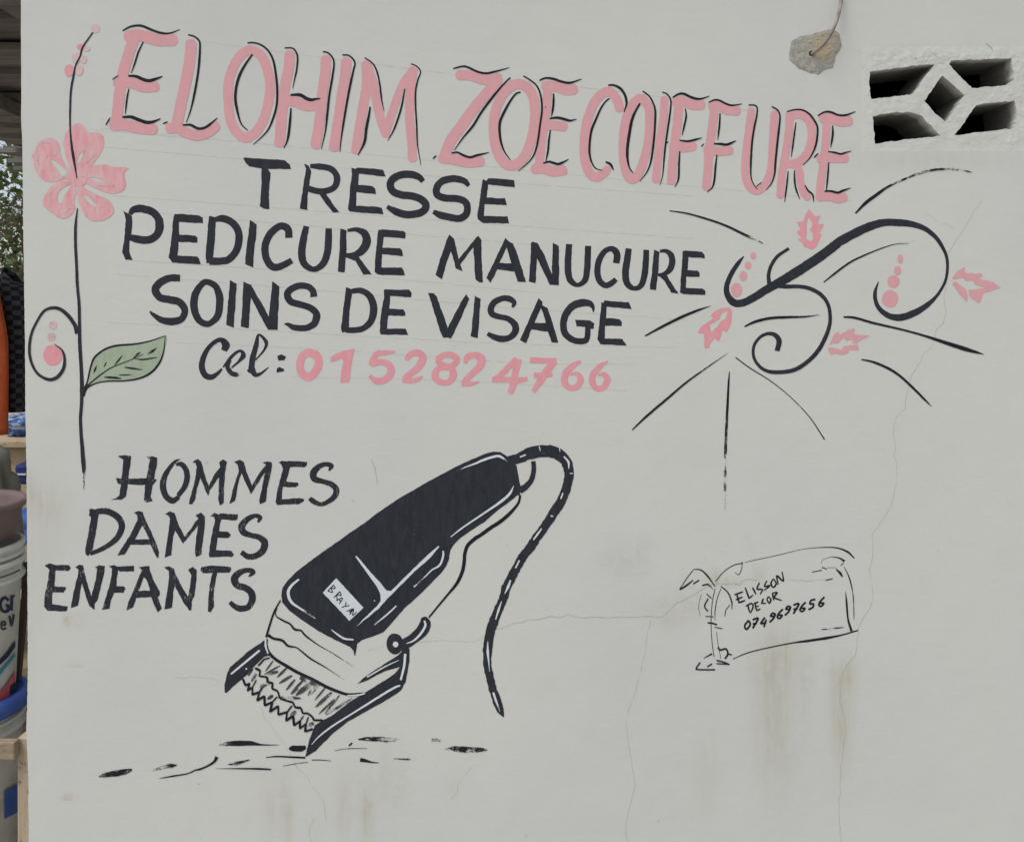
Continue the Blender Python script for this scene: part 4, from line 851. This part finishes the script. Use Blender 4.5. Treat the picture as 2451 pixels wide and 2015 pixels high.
crack('P','415,1622 470,1620 528,1627',.6,.3); crack('Q5','530,1020 560,1120 640,1220 720,1320 780,1440 850,1530 890,1630 @R2 380,470 440,520 500,600 570,700 620,790 635,930',.6,.3); crack('R2','535,905 500,980 495,1040 510,1109',.7,.3); crack('R2','1860,480 1760,590 1740,680 1680,750',.6,.4)
crack('P','1555,1485 1543,1567 1520,1660 1497,1718 1509,1810 1520,1880 1497,1973 1500,2015',.65,.3); crack('V1','1395,535 1410,580 1470,610 1500,640',1.6,0); crack('V1','1500,600 1560,550 1597,515 1640,570 1690,620 1760,640',1.5,.05); crack('V','1680,205 1740,260 1790,350',1.6,0); crack('V','840,315 855,345 900,380 940,415',1.6,0)
crack('P','890,1100 897,1120 903,1160',1.2,.3); crack('S2','1100,120 1180,170 1260,230 1340,240 1400,300',.5,.45); crack('Q5','1560,470 1680,420 1780,410',.5,.35)
cr.each('hairline_crack', CRACKM, WALL, 0)
# speckles and small scuffs
sp = Film()
for i in range(46):
    x = random.uniform(90, 2440); y = random.choice((random.uniform(1000, 2010), random.uniform(0, 2010))); a = random.uniform(-.6, .6); l = random.uniform(2, 9)
    sp.s('P', random.uniform(.6, 1.5), '%.1f,%.1f %.1f,%.1f' % (x, y, x+l*math.cos(a), y+l*math.sin(a)), dry=random.uniform(.2, .5), taper=(.4,.4))
sp.each('scuff_mark', CRACKM, WALL, 0)
# ------------------------------------------------------------------ cable that comes out of the wall
cb = [(1850+x/4.224, y/4.224, o) for x, y, o in ((388,548,-.012),(400,545,.006),(440,515,.016),(500,455,.022),(545,385,.026),(580,310,.028),(615,220,.026),(645,120,.022),(662,40,.018),(672,-60,.014),(680,-250,.012),(690,-600,.011),(700,-1100,.011),(706,-1560,.011),(704,-1640,.03),(700,-1690,.03))]
cp = [Vector((x/1000, -o, ZC+(1007.5-y)/1000)) for x, y, o in cb]
fine = []
for i in range(len(cp)-1):
    p0, p1, p2, p3 = cp[max(0, i-1)], cp[i], cp[i+1], cp[min(len(cp)-1, i+2)]
    for k in range(6):
        u = k/6; fine.append(.5*((2*p1)+(-p0+p2)*u+(2*p0-5*p1+4*p2-p3)*u*u+(-p0+3*p1-3*p2+p3)*u**3))
t = NT('cable_sheath'); p = t.pos()
CABM = t.done(t.mix(t.ramp(t.noise(p, 40, 4, .6), .3, .7), (.17, .15, .125, 1), (.36, .335, .29, 1)), .55, t.bump(t.noise(p, 160, 3, .6), .2, .002), .3)
tag(MB().tube(fine, .0041, 12).build('electric_cable', CABM, smooth=True), 'beige electric cable coming out of the cement patch above the heading', 'cable')

# ------------------------------------------------------------------ plank awning over the stall beside the wall
WOOD_D = NT('weathered_wood'); t = WOOD_D; p = t.pos()
wn = t.noise(t.scale(p, (2.2, 26, 26)), 1.5, 6, .7, .4)
oi = t.n('ObjectInfo').outputs['Random']
c = t.mix(t.ramp(wn, .32, .68), (.12, .113, .10, 1), (.26, .248, .225, 1))
c = t.mix(t.math('MULTIPLY', oi, .6), c, (.12, .115, .105, 1))
WOODD = t.done(c, .9, t.bump(wn, .5, .006), .1)
AZ = 2.45
aw = empty('plank_awning', (-.6, 1.7, AZ)); tag(aw, 'weathered wooden plank awning beside the painted wall', 'awning')
def aplank(y0, w, z, x0, tilt):
    b = MB(); n = 8
    for i in range(n+1):
        x = x0+(-.0-x0)*i/n
        for yy, zz in ((y0, z-tilt), (y0+w, z+tilt), (y0+w, z+tilt+.022), (y0, z-tilt+.022)):
            b.v.append((x, yy+.004*noise.noise((x*3, y0, yy)), zz+.008*noise.noise((x*1.6, y0*3, 2))))
    for i in range(n):
        for k in range(4): b.f.append((i*4+k, i*4+(k+1) % 4, i*4+4+(k+1) % 4, i*4+4+k))
    b.f += [(3, 2, 1, 0), (n*4, n*4+1, n*4+2, n*4+3)]
    return b.build('plank', WOODD, aw)
y = .06; k = 0
while y < 3.75:
    w = random.uniform(.12, .19); aplank(y-(.02 if k % 2 else 0), w+(.13 if k % 2 else -.006), AZ+(.026 if k % 2 else 0)+random.uniform(-.004, .004), min(-.8, -1.40-.42*(y-2.51))+random.uniform(-.04, .05), random.uniform(-.003, .004)); y += w; k += 1
for yy in (.4, 3.1): MB().box(-.785, -.715, yy-.04, yy+.04, -.03, AZ-.06, .004).build('post', WOODD, aw, bevel=.004)
for xx in (-.75, -.05): MB().box(xx-.035, xx+.035, .08, 3.7, AZ-.062, AZ-.006, .003).build('beam', WOODD, aw, bevel=.004)
for yy in (.4, 3.1): MB().box(-.075, -.02, yy-.04, yy+.04, -.03, AZ-.065, .003).build('post', WOODD, aw, bevel=.004) if yy > 1 else None

# ------------------------------------------------------------------ tree behind the stall
LEAFM = NT('tree_leaf'); t = LEAFM; oi = t.attr('shade').outputs['Fac']
c = t.mix(oi, (.045, .075, .02, 1), (.16, .20, .06, 1))
LM = t.done(c, .55, None, .35)
t.b.inputs['Subsurface Weight'].default_value = 0
tr = t.n('BsdfTranslucent'); t.t.links.new(c, tr.inputs[0]); mx = t.n('MixShader'); mx.inputs[0].default_value = .4
t.t.links.new(t.b.outputs[0], mx.inputs[1]); t.t.links.new(tr.outputs[0], mx.inputs[2]); t.t.links.new(mx.outputs[0], t.t.nodes['Material Output'].inputs[0])
BARK = simple('bark', (.13, .10, .075, 1), (.22, .18, .14, 1), 18, .95, .6, .01, .1, (1, 1, .25))
def tree(cx, cy, h, rad, nl, seed, label, leafsize):
    rnd = random.Random(seed)
    root = empty('broadleaf_tree', (cx, cy, 0)); tag(root, label, 'tree')
    tb = MB(); tips = []
    def limb(p, d, L, r, lev):
        pts, rr = [p], [r]
        for i in range(5):
            d = (d+Vector((rnd.uniform(-.25, .25), rnd.uniform(-.25, .25), rnd.uniform(-.08, .2)))*.8).normalized()
            p = p+d*L/5; pts.append(p); rr.append(r*(1-.75*(i+1)/5))
            if lev >= 2: tips.append((p, d))
            if lev < 3 and i >= 1:
                for _ in range(2 if lev else 3):
                    a = rnd.uniform(0, 2*PI); nd = (d*.5+Vector((math.cos(a), math.sin(a), rnd.uniform(-.1, .6)))).normalized()
                    limb(p, nd, L*rnd.uniform(.5, .7), r*(1-.75*(i+1)/5)*.65, lev+1)
        tb.tube(pts, rr, 6 if lev < 2 else 4, False)
    limb(Vector((cx, cy, -.05)), Vector((.05, 0, 1)), h, .07, 0)
    tb.build('trunk', BARK, root, True)
    v, f, sh = [], [], []
    for i in range(nl):
        q, d = rnd.choice(tips)
        q = q+Vector((rnd.gauss(0, .06), rnd.gauss(0, .06), rnd.gauss(0, .06)))
        u = Vector((rnd.uniform(-1, 1), rnd.uniform(-1, 1), rnd.uniform(-.9, .3))).normalized(); s = u.orthogonal().normalized()
        s = (s*math.cos(i)+u.cross(s)*math.sin(i)); nrm = u.cross(s); L = leafsize*rnd.uniform(.6, 1.2); w = L*.26
        b = len(v); v += [tuple(q), tuple(q+u*L*.45+s*w-nrm*L*.06), tuple(q+u*L), tuple(q+u*L*.45-s*w-nrm*L*.06)]
        f += [(b, b+1, b+2), (b, b+2, b+3)]; k = rnd.random(); sh += [k]*4
    o = meshobj('crown', v, f, LM, root)
    at = o.data.attributes.new('shade', 'FLOAT', 'POINT'); at.data.foreach_set('value', sh)
tree(-3.55, 5.9, 2.2, 1.2, 4200, 5, 'green leafy tree behind the hanging jacket', .095)

# ------------------------------------------------------------------ stall: plank counter, low table
def woodmat(name, a, b, vec=(2.5, 26, 26), rough=.85):
    t = NT(name); p = t.pos(); n = t.noise(t.scale(p, vec), 1.4, 6, .7, .4); oi = t.n('ObjectInfo').outputs['Random']
    c = t.mix(t.ramp(n, .3, .7), a, b); c = t.mix(t.math('MULTIPLY', oi, .35), c, a)
    c = t.mix(t.math('MULTIPLY', t.ramp(t.noise(p, 48, 4, .7), .60, .68), .75), c, (.09, .07, .05, 1))
    return t.done(c, rough, t.bump(n, .4, .004), .15)
PLY = woodmat('pale_board', (.36, .28, .18, 1), (.50, .41, .28, 1))
PLYV = woodmat('pale_batten', (.36, .28, .20, 1), (.52, .43, .32, 1), (26, 26, 2.5))
ct = empty('plank_counter', (-.9, 2.0, 0)); tag(ct, 'pale plank counter behind the buckets, blue plastic bundle on top', 'counter')
zt = P(40, 1057, 1.70).z
for i in range(7):
    z0 = zt-.03-(i+1)*.135; MB().box(-1.75, -.1, 1.74, 1.765, z0+.004, z0+.131, .002).build('board', PLY, ct, bevel=.003)
for i in range(4): MB().box(-1.78, -.09, 1.70+i*.15, 1.70+i*.15+.146, zt-.028, zt, .0015).build('board', PLY, ct, bevel=.003)
for xx in (-1.72, -.16):
    for yy in (1.8, 2.26): MB().box(xx-.03, xx+.03, yy-.03, yy+.03, -.03, zt-.03, .002).build('leg', PLYV, ct)
tb = empty('low_table', (-.7, 1.0, 0)); tag(tb, 'low pale plank table between the buckets and the counter', 'table')
for i in range(8): MB().box(-1.45, -.09, .53+i*.14, .53+i*.14+.136, .472, .50, .002).build('board', PLY, tb, bevel=.003)
MB().box(-1.44, -.1, .54, .565, .425, .47, .002).build('apron', WOODD, tb, bevel=.003)
for xx in (-1.40, -.15):
    for yy in (.60, 1.58): MB().box(xx-.03, xx+.03, yy-.03, yy+.03, -.03, .47, .002).build('leg', PLYV, tb)

# ------------------------------------------------------------------ clothes hanging under the awning
t = NT('checked_cloth'); p = t.pos(); uv = t.n('UVMap').outputs[0]
ch = t.n('TexChecker'); t.set(ch.inputs['Vector'], uv); ch.inputs['Scale'].default_value = 1.0
c = t.mix(ch.outputs['Fac'], (.018, .019, .024, 1), (.075, .078, .085, 1))
c = t.mix(t.math('MULTIPLY', t.ramp(t.noise(p, 30, 3, .6), .4, .7), .4), c, (.03, .03, .036, 1))
CHECK = t.done(c, .9, t.bump(t.noise(p, 320, 2, .6), .3, .002), .1)
t = NT('orange_cloth'); p = t.pos()
ORNG = t.done(t.mix(t.ramp(t.noise(p, 12, 3, .6), .3, .7), (.42, .075, .025, 1), (.55, .12, .04, 1)), .8, t.bump(t.noise(p, 40, 3, .6), .3, .006), .15)
def cloth_grid(name, fn, nu, nv, mat, parent, cell=None):
    v = [fn(i/nu, j/nv) for i in range(nu+1) for j in range(nv+1)]
    f = [(i*(nv+1)+j, (i+1)*(nv+1)+j, (i+1)*(nv+1)+j+1, i*(nv+1)+j+1) for i in range(nu) for j in range(nv)]
    o = meshobj(name, v, f, mat, parent, True)
    if cell:
        uvl = o.data.uv_layers.new(name='UVMap')
        for l in o.data.loops:
            i, j = divmod(l.vertex_index, nv+1); uvl.data[l.index].uv = (i/nu*cell[0]+.01, j/nv*cell[1]+.01)
    m = o.modifiers.new('cloth', 'SOLIDIFY'); m.thickness = .004
    return o
WIREM = simple('steel_wire', (.10, .10, .10, 1), (.2, .18, .16, 1), 60, .5, .1, .002, .5, metallic=.7)
def hook(parent, x, y, zn):
    pts = [(x-.16, y, zn-.05), (x, y, zn+.03), (x+.16, y, zn-.05)]
    MB().tube(pts, .003, 6).tube([(x, y, zn+.03), (x, y, zn+.5), (x, y, AZ+.01)], .0025, 6).build('hanger', WIREM, parent)
JY = 1.0
jk = empty('checked_jacket', (-.72, JY, 1.35)); tag(jk, 'dark grey checked jacket hanging under the awning', 'jacket')
zs = P(0, 612, JY).z          # shoulder
def body(u, v):               # u round the body, v from the shoulder down
    a = 2*PI*u; wd = .185*(1-.15*v)+.02; z = zs+.02-v*.60-abs(math.cos(a))**1.5*.07*(1-v)
    fold = .006*math.sin(a*9+3*v)*v
    return (-.74+(wd+fold)*math.cos(a)*(.62+.38*min(1, v*6+.3)), JY+.02+(.07+fold)*math.sin(a), z)
cloth_grid('jacket_body', body, 60, 30, CHECK, jk, (34, 26))
def sleeve(sg):
    def fn(u, v):
        a = 2*PI*u; top = P(28, 640, JY); bot = P(44, 985, JY)
        c = top.lerp(bot, v)+Vector((0.010*math.sin(v*PI), .0, 0))
        r = (.040*(1-.30*v))*(1-.35*max(0, .10-v)/.10)
        wr = .0045*math.sin(v*75+1.5*math.sin(a))*math.exp(-((v-.55)/.14)**2)+.003*math.sin(v*150)*(1 if v > .82 else 0)+.002*math.sin(3*a+9*v)
        r += wr
        x = c.x+r*math.cos(a)
        if sg < 0: x = -1.48-x
        return (x, JY+r*1.25*math.sin(a), c.z-.055*(1+math.cos(a))/2*max(0, 1-v*7))
    return fn
for sg in (1, -1): cloth_grid('sleeve', sleeve(sg), 28, 90, CHECK, jk, (10, 30))
hook(jk, -.74, JY+.02, zs+.02)
OY = .88
og = empty('orange_shirt', (-.62, OY, 1.3)); tag(og, 'orange-red shirt hanging in front of the checked jacket', 'shirt')
zo = P(0, 605, OY).z; zb = P(0, 1040, OY).z
def shirt(u, v):
    a = 2*PI*u; wd = P(12, 900, OY).x+.70; wd = wd*(.86+.14*min(1, v*2)); z = zo+.01-v*(zo+.01-zb)-abs(math.cos(a))**1.6*.10*(1-min(1, v*2.2))
    fold = .007*math.sin(a*7+2*v)*min(1, v*1.4)
    return (-.70+(wd+fold)*math.cos(a), OY+(.035+.02*v+fold)*math.sin(a), z)
cloth_grid('shirt_body', shirt, 60, 30, ORNG, og)
hook(og, -.70, OY, zo+.01)

# ------------------------------------------------------------------ things on the table and counter
def blob(name, c, r, mat, parent, seed, amp, n=26, flat=None, freq=3.):
    b = MB()
    for i in range(n+1):
        th = PI*i/n
        for k in range(n*2):
            a = PI*k/n; d = Vector((math.sin(th)*math.cos(a), math.sin(th)*math.sin(a), math.cos(th)))
            e = Vector((abs(d.x)**.75*(1 if d.x > 0 else -1), abs(d.y)**.75*(1 if d.y > 0 else -1), abs(d.z)**.75*(1 if d.z > 0 else -1)))
            s = 1+amp*noise.fractal(d*freq+Vector((seed, 0, 0)), 1, 2, 3)
            q = Vector((c[0]+e.x*r[0]*s, c[1]+e.y*r[1]*s, c[2]+e.z*r[2]*s))
            if flat is not None: q.z = max(flat, q.z)
            b.v.append(tuple(q))
    m = n*2
    for i in range(n):
        for k in range(m): b.f.append((i*m+k, i*m+(k+1) % m, (i+1)*m+(k+1) % m, (i+1)*m+k))
    return b.build(name, mat, parent, True)
t = NT('grey_sackcloth'); p = t.pos()
SACK = t.done(t.mix(t.ramp(t.noise(t.scale(p, (8, 8, 4)), 1.2, 4, .6), .35, .65), (.14, .135, .12, 1), (.30, .29, .25, 1)), .95, t.bump(t.noise(p, 260, 3, .6), .5, .004), .1)
sk = empty('grey_sack', (-.42, .80, .50)); tag(sk, 'grey cloth sack standing behind the brown basin', 'sack')
sx = P(13, 1100, .80).x
zsk = P(10, 1046, .80).z
blob('sack_body', (sx-.16, .80, (.50+zsk)/2), (.19, .13, (zsk-.50)/2), SACK, sk, 4.4, .13, 30, .501, 2.2)
blob('dark_mouth', (sx-.13, .70, P(8, 1140, .70).z), (.085, .06, .07), simple('maroon_cloth', (.045, .022, .022, 1), (.07, .035, .035, 1), 20, .9), sk, 9.4, .2, 18)
t = NT('blue_plastic_film'); p = t.pos()
w = t.noise(t.scale(p, (14, 14, 60)), 1.0, 4, .6, 1.2)
BLUEF = t.done(t.mix(t.ramp(w, .50, .66), (.02, .09, .30, 1), (.55, .62, .68, 1)), .3, t.bump(t.noise(p, 30, 4, .6, 1.5), .8, .02), .5)
q = P(48, 1050, 1.86)
tag(blob('plastic_bundle', (q.x+.02, 1.92, zt+.045), (.095, .09, .052), BLUEF, None, 2.2, .25, 26, zt+.002, 3.5), 'crumpled blue and white plastic bundle lying on the pale counter', 'bundle')
NAVY = simple('navy_plastic', (.012, .022, .10, 1), (.02, .035, .15, 1), 30, .45, .1)
nb = empty('navy_bag', (-.72, 1.7, 1.09)); tag(nb, 'small navy blue bag hanging on the front of the pale counter', 'bag')
a = P(46, 1108, 1.70); b = P(46, 1157, 1.70)
MB().box(a.x, a.x+.14, 1.665, 1.735, b.z, a.z, .003).build('bag_body', NAVY, nb, bevel=.012)
MB().tube([(a.x+.03, 1.70, a.z-.004), (a.x+.035, 1.72, zt-.01), (a.x+.07, 1.74, zt+.006), (a.x+.10, 1.72, zt-.01), (a.x+.11, 1.70, a.z-.004)], .004, 6).build('bag_handle', NAVY, nb)
MB().box(a.x+.008, a.x+.05, 1.660, 1.664, a.z-.045, a.z-.038).build('bag_label', simple('white_print', (.6, .62, .65, 1), None, 20, .5, .05), nb)
BLUE = simple('blue_plastic', (.035, .13, .48, 1), (.05, .17, .56, 1), 14, .38, .08, .003, .5)
st = empty('plastic_stool', (-.57, 1.45, .50)); tag(st, 'bright blue plastic stool standing on the low table', 'stool')
e = P(46, 1215, 1.45); sx0 = e.x+.15; zt2 = e.z
MB().lathe([(0, zt2), (.12, zt2), (.142, zt2-.004), (.15, zt2-.014), (.152, zt2-.05), (.148, zt2-.05), (.144, zt2-.016), (.11, zt2-.010), (0, zt2-.010)], sx0, 1.45, 40).build('seat', BLUE, st, True)
for k in range(4):
    a0 = PI/4+k*PI/2; b = MB(); n = 10
    for i in range(n+1):
        v = i/n; z = zt2-.045-(zt2-.045-.502)*v; rr = .148+.028*v; half = .62*(1-v)**3+.17
        for aa in (-half, -half*.5, 0, half*.5, half): b.v.append((sx0+rr*math.cos(a0+aa), 1.45+rr*math.sin(a0+aa), z))
        for aa in (half, half*.5, 0, -half*.5, -half): b.v.append((sx0+(rr-.005)*math.cos(a0+aa), 1.45+(rr-.005)*math.sin(a0+aa), z))
    for i in range(n):
        for m in range(10): b.f.append((i*10+m, i*10+(m+1) % 10, i*10+10+(m+1) % 10, i*10+10+m))
    b.f.append(tuple(n*10+m for m in range(10)))
    b.build('leg', BLUE, st)

# ------------------------------------------------------------------ stacked buckets behind a rail
BXC, BYC = -.332, .385
t = NT('white_bucket_plastic'); p = t.pos()
BUCK = t.done(t.mix(t.ramp(t.noise(p, 16, 5, .65), .35, .7), (.66, .67, .63, 1), (.50, .51, .47, 1)), .5, t.bump(t.noise(p, 60, 4, .6), .12, .003), .35)
def bucket(name, label, z0, z1, r0, r1, rims, mat, group=None, lid=None):
    root = empty(name, (BXC, BYC, z0)); tag(root, label, 'bucket', group)
    prof = [(0, z0), (r0-.006, z0), (r0, z0+.006)]
    R_ = lambda z: r0+(r1-r0)*(z-z0)/(z1-z0)
    for z in rims: prof += [(R_(z-.012), z-.012), (R_(z)+.009, z-.010), (R_(z)+.010, z-.002), (R_(z), z)]
    prof += [(r1, z1-.018), (r1+.009, z1-.016), (r1+.010, z1-.003), (r1+.004, z1), (r1-.003, z1), (r1-.006, z1-.02), (r0-.005, z0+.01), (0, z0+.008)]
    MB().lathe(prof, BXC, BYC, 56).build('bucket_wall', mat, root, True)
    if lid: MB().lathe([(0, z1+.004), (r1-.012, z1+.004), (r1-.010, z1+.012), (r1+.004, z1+.014), (r1+.014, z1+.008), (r1+.016, z1-.03), (r1+.011, z1-.034), (r1+.011, z1+.002), (0, z1+.001)], BXC, BYC, 56).build('lid', lid, root, True)
    return root
# block plinth, lower bucket with lid
pal = empty('concrete_plinth', (BXC, BYC, 0)); tag(pal, 'low concrete block under the bucket with the blue square', 'block')
MB().box(BXC-.19, BXC+.19, BYC-.16, BYC+.16, -.03, .058, .003).build('block', INNER, pal, bevel=.006)
LB0, LB1 = .06, .528
BLID = simple('blue_lid', (.03, .08, .34, 1), (.05, .12, .42, 1), 20, .35, .1, .003, .5)
lb = bucket('paint_bucket', 'white paint bucket with a blue lid and a blue square, behind the rail', LB0, LB1, .150, .163, [LB1-.045, LB1-.075], BUCK, 'buckets stacked beside the wall', BLID)
UB0, UB1 = .545, .918
ub = bucket('paint_bucket', 'white paint bucket with blue lettering, standing on the blue lid', UB0, UB1, .143, .160, [UB1-.048], BUCK, 'buckets stacked beside the wall')
nb1 = bucket('paint_bucket', 'empty pale bucket nested in the lettered bucket, only its rims showing', UB0+.05, UB1+.045, .138, .158, [UB1+.018], BUCK, 'buckets stacked beside the wall')
BROWN = simple('brown_plastic', (.17, .118, .112, 1), (.22, .155, .145, 1), 12, .5, .08, .003, .4)
zb0 = UB1+.047; zb1 = 1.080
ba = empty('plastic_basin', (BXC, BYC, zb0)); tag(ba, 'deep brown plastic basin on top of the bucket stack', 'basin')
MB().lathe([(0, zb0), (.128, zb0), (.140, zb0+.006), (.163, zb1-.02), (.172, zb1-.016), (.178, zb1-.008), (.178, zb1-.001), (.172, zb1+.004), (.162, zb1+.001), (.157, zb1-.015), (.134, zb0+.012), (0, zb0+.010)], BXC, BYC, 56).build('bowl', BROWN, ba, True)
# carrying wire of the lettered bucket
pts = []
for i in range(25):
    a = PI*i/24; pts.append((BXC+.172*math.cos(a), BYC-.172*math.sin(a)*.86, UB1-.030-.006*math.sin(a)))
MB().tube(pts, .0028, 6).build('wire_handle', WIREM, ub)
# print wrapped on the buckets
def wrap(px, py, r, off):
    o = Vector((XC, -D, CZ)); d = (P(px, py, 0)-o); ax, ay = o.x-BXC, o.y-BYC; rr = r+off
    A = d.x**2+d.y**2; B = 2*(ax*d.x+ay*d.y); C = ax*ax+ay*ay-rr*rr; q = B*B-4*A*C
    if q < 0: q = 0
    s = (-B-math.sqrt(q))/(2*A); return tuple(o+d*s)
def print_on(parent, name, mat, loops, z0, z1, r0, r1, off=.0012):
    b = MB()
    for l in loops:
        l2 = spline([[x, y, 0, 0] for x, y in l], True, 2.0, True); l2 = [(q[0], q[1]) for q in l2]
        base = len(b.v)
        xs_ = [q[0] for q in l2]; ys_ = [q[1] for q in l2]
        inner = [(x, y) for x in [min(xs_)+2.5*k for k in range(1, 40)] for y in [min(ys_)+5*k for k in range(1, 40)] if x < max(xs_) and y < max(ys_) and inside((x, y), l2)]
        r = geometry.delaunay_2d_cdt([Vector(q) for q in l2+inner], [(i, (i+1) % len(l2)) for i in range(len(l2))], [], 0, 1e-3)
        vv = [(q.x, q.y) for q in r[0]]
        for x, y in vv:
            zz = P(x, y, BYC-.12).z; rr = r0+(r1-r0)*(zz-z0)/(z1-z0); b.v.append(wrap(x, y, rr, off))
        for f in r[2]:
            c = (sum(vv[i][0] for i in f)/3, sum(vv[i][1] for i in f)/3)
            if inside(c, l2): b.f.append(tuple(base+i for i in f))
    return b.build(name, mat, parent)
def pen(w, txt, closed=False):
    Ls, Rs, _, _, _ = ribbon('P', w, txt, closed=closed, jit=0); return Ls+Rs[::-1]
PNAVY = simple('navy_print', (.012, .018, .055, 1), (.018, .025, .07, 1), 30, .5, .05)
PCYAN = simple('cyan_print', (.03, .22, .36, 1), (.05, .28, .42, 1), 30, .5, .05)
PRED = simple('red_print', (.42, .06, .08, 1), (.50, .14, .14, 1), 20, .5, .05)
UA = (UB0, UB1, .143, .160)
print_on(ub, 'lettering', PNAVY, [pen(7, '21,1437 12,1430 3,1438 1,1449 5,1460 14,1464 21,1459 21,1450 14,1449'), pen(6.5, '29,1428 28,1461'), [(25,1426),(36,1423),(36,1428),(25,1431)]], *UA)
print_on(ub, 'lettering', PNAVY, [pen(4, '4,1497 14,1494 11,1487 5,1489 3,1498 7,1506 15,1502'), pen(4.5, '23,1473 28,1497 34,1470'), pen(2.6, '-6,1487 -6,1507'), pen(2.6, '-6,1490 0,1485')], *UA)
print_on(ub, 'print_band', PNAVY, [[(-60,1612),(-20,1592),(0,1578),(20,1556),(37,1532),(37,1548),(20,1572),(0,1591),(-20,1606),(-60,1628)]], *UA)
print_on(ub, 'print_band', PCYAN, [[(-60,1640),(0,1604),(37,1563),(37,1570),(0,1616),(-60,1652)]], *UA)
print_on(ub, 'print_patch', PRED, [[(-40,1690),(0,1655),(20,1630),(36,1606),(37,1640),(24,1645),(22,1665),(12,1690),(-10,1700)]], *UA)
print_on(ub, 'print_patch', PNAVY, [[(25,1640),(37,1630),(37,1664),(25,1669)]], *UA, off=.0022)
print_on(lb, 'blue_square', BLID, [[(11,1892),(45,1874),(43,1943),(11,1959)]], LB0, LB1, .150, .163)

# ------------------------------------------------------------------ rail frame and leaning plank
rf = empty('rail_frame', (-.05, .2, 0)); tag(rf, 'pale wooden rail and post frame in front of the lower bucket', 'frame')
RAILM = woodmat('dirty_rail', (.20, .15, .10, 1), (.42, .34, .24, 1), (6, 30, 30))
q0 = P(45, 1766, .20); q1 = P(0, 1776, .17); q2 = P(0, 1820, .17)
MB().box(q0.x-.004, -.002, .2, .245, -.03, q0.z, .0015).build('post', PLYV, rf, bevel=.003)
MB().box(-.95, q0.x+.004, .17, .1985, q2.z, q1.z, .002).build('rail', RAILM, rf, bevel=.004)
MB().box(-.94, -.89, .2, .245, -.03, q0.z, .0015).build('post', PLYV, rf, bevel=.003)
DARKP = woodmat('dark_plank', (.055, .042, .034, 1), (.11, .085, .07, 1), (20, 20, 2.5))
u = P(68, 1345, .50); w = P(44, 1600, .50); dd = (w-u).normalized(); L = (u.z+.02)/(-dd.z)
lpz = u+dd*L; side = Vector((dd.z, 0, -dd.x))*-1; b = MB()
for c in (u, lpz):
    for sx_, sy_ in ((-1, -1), (1, -1), (1, 1), (-1, 1)): b.v.append(tuple(c+Vector((side.x*.009*sx_, .008*sy_, side.z*.009*sx_))))
b.f = [(0,1,2,3),(7,6,5,4),(0,4,5,1),(1,5,6,2),(2,6,7,3),(3,7,4,0)]
tag(b.build('leaning_plank', DARKP, bevel=.002), 'narrow dark brown plank leaning beside the lettered bucket', 'plank')
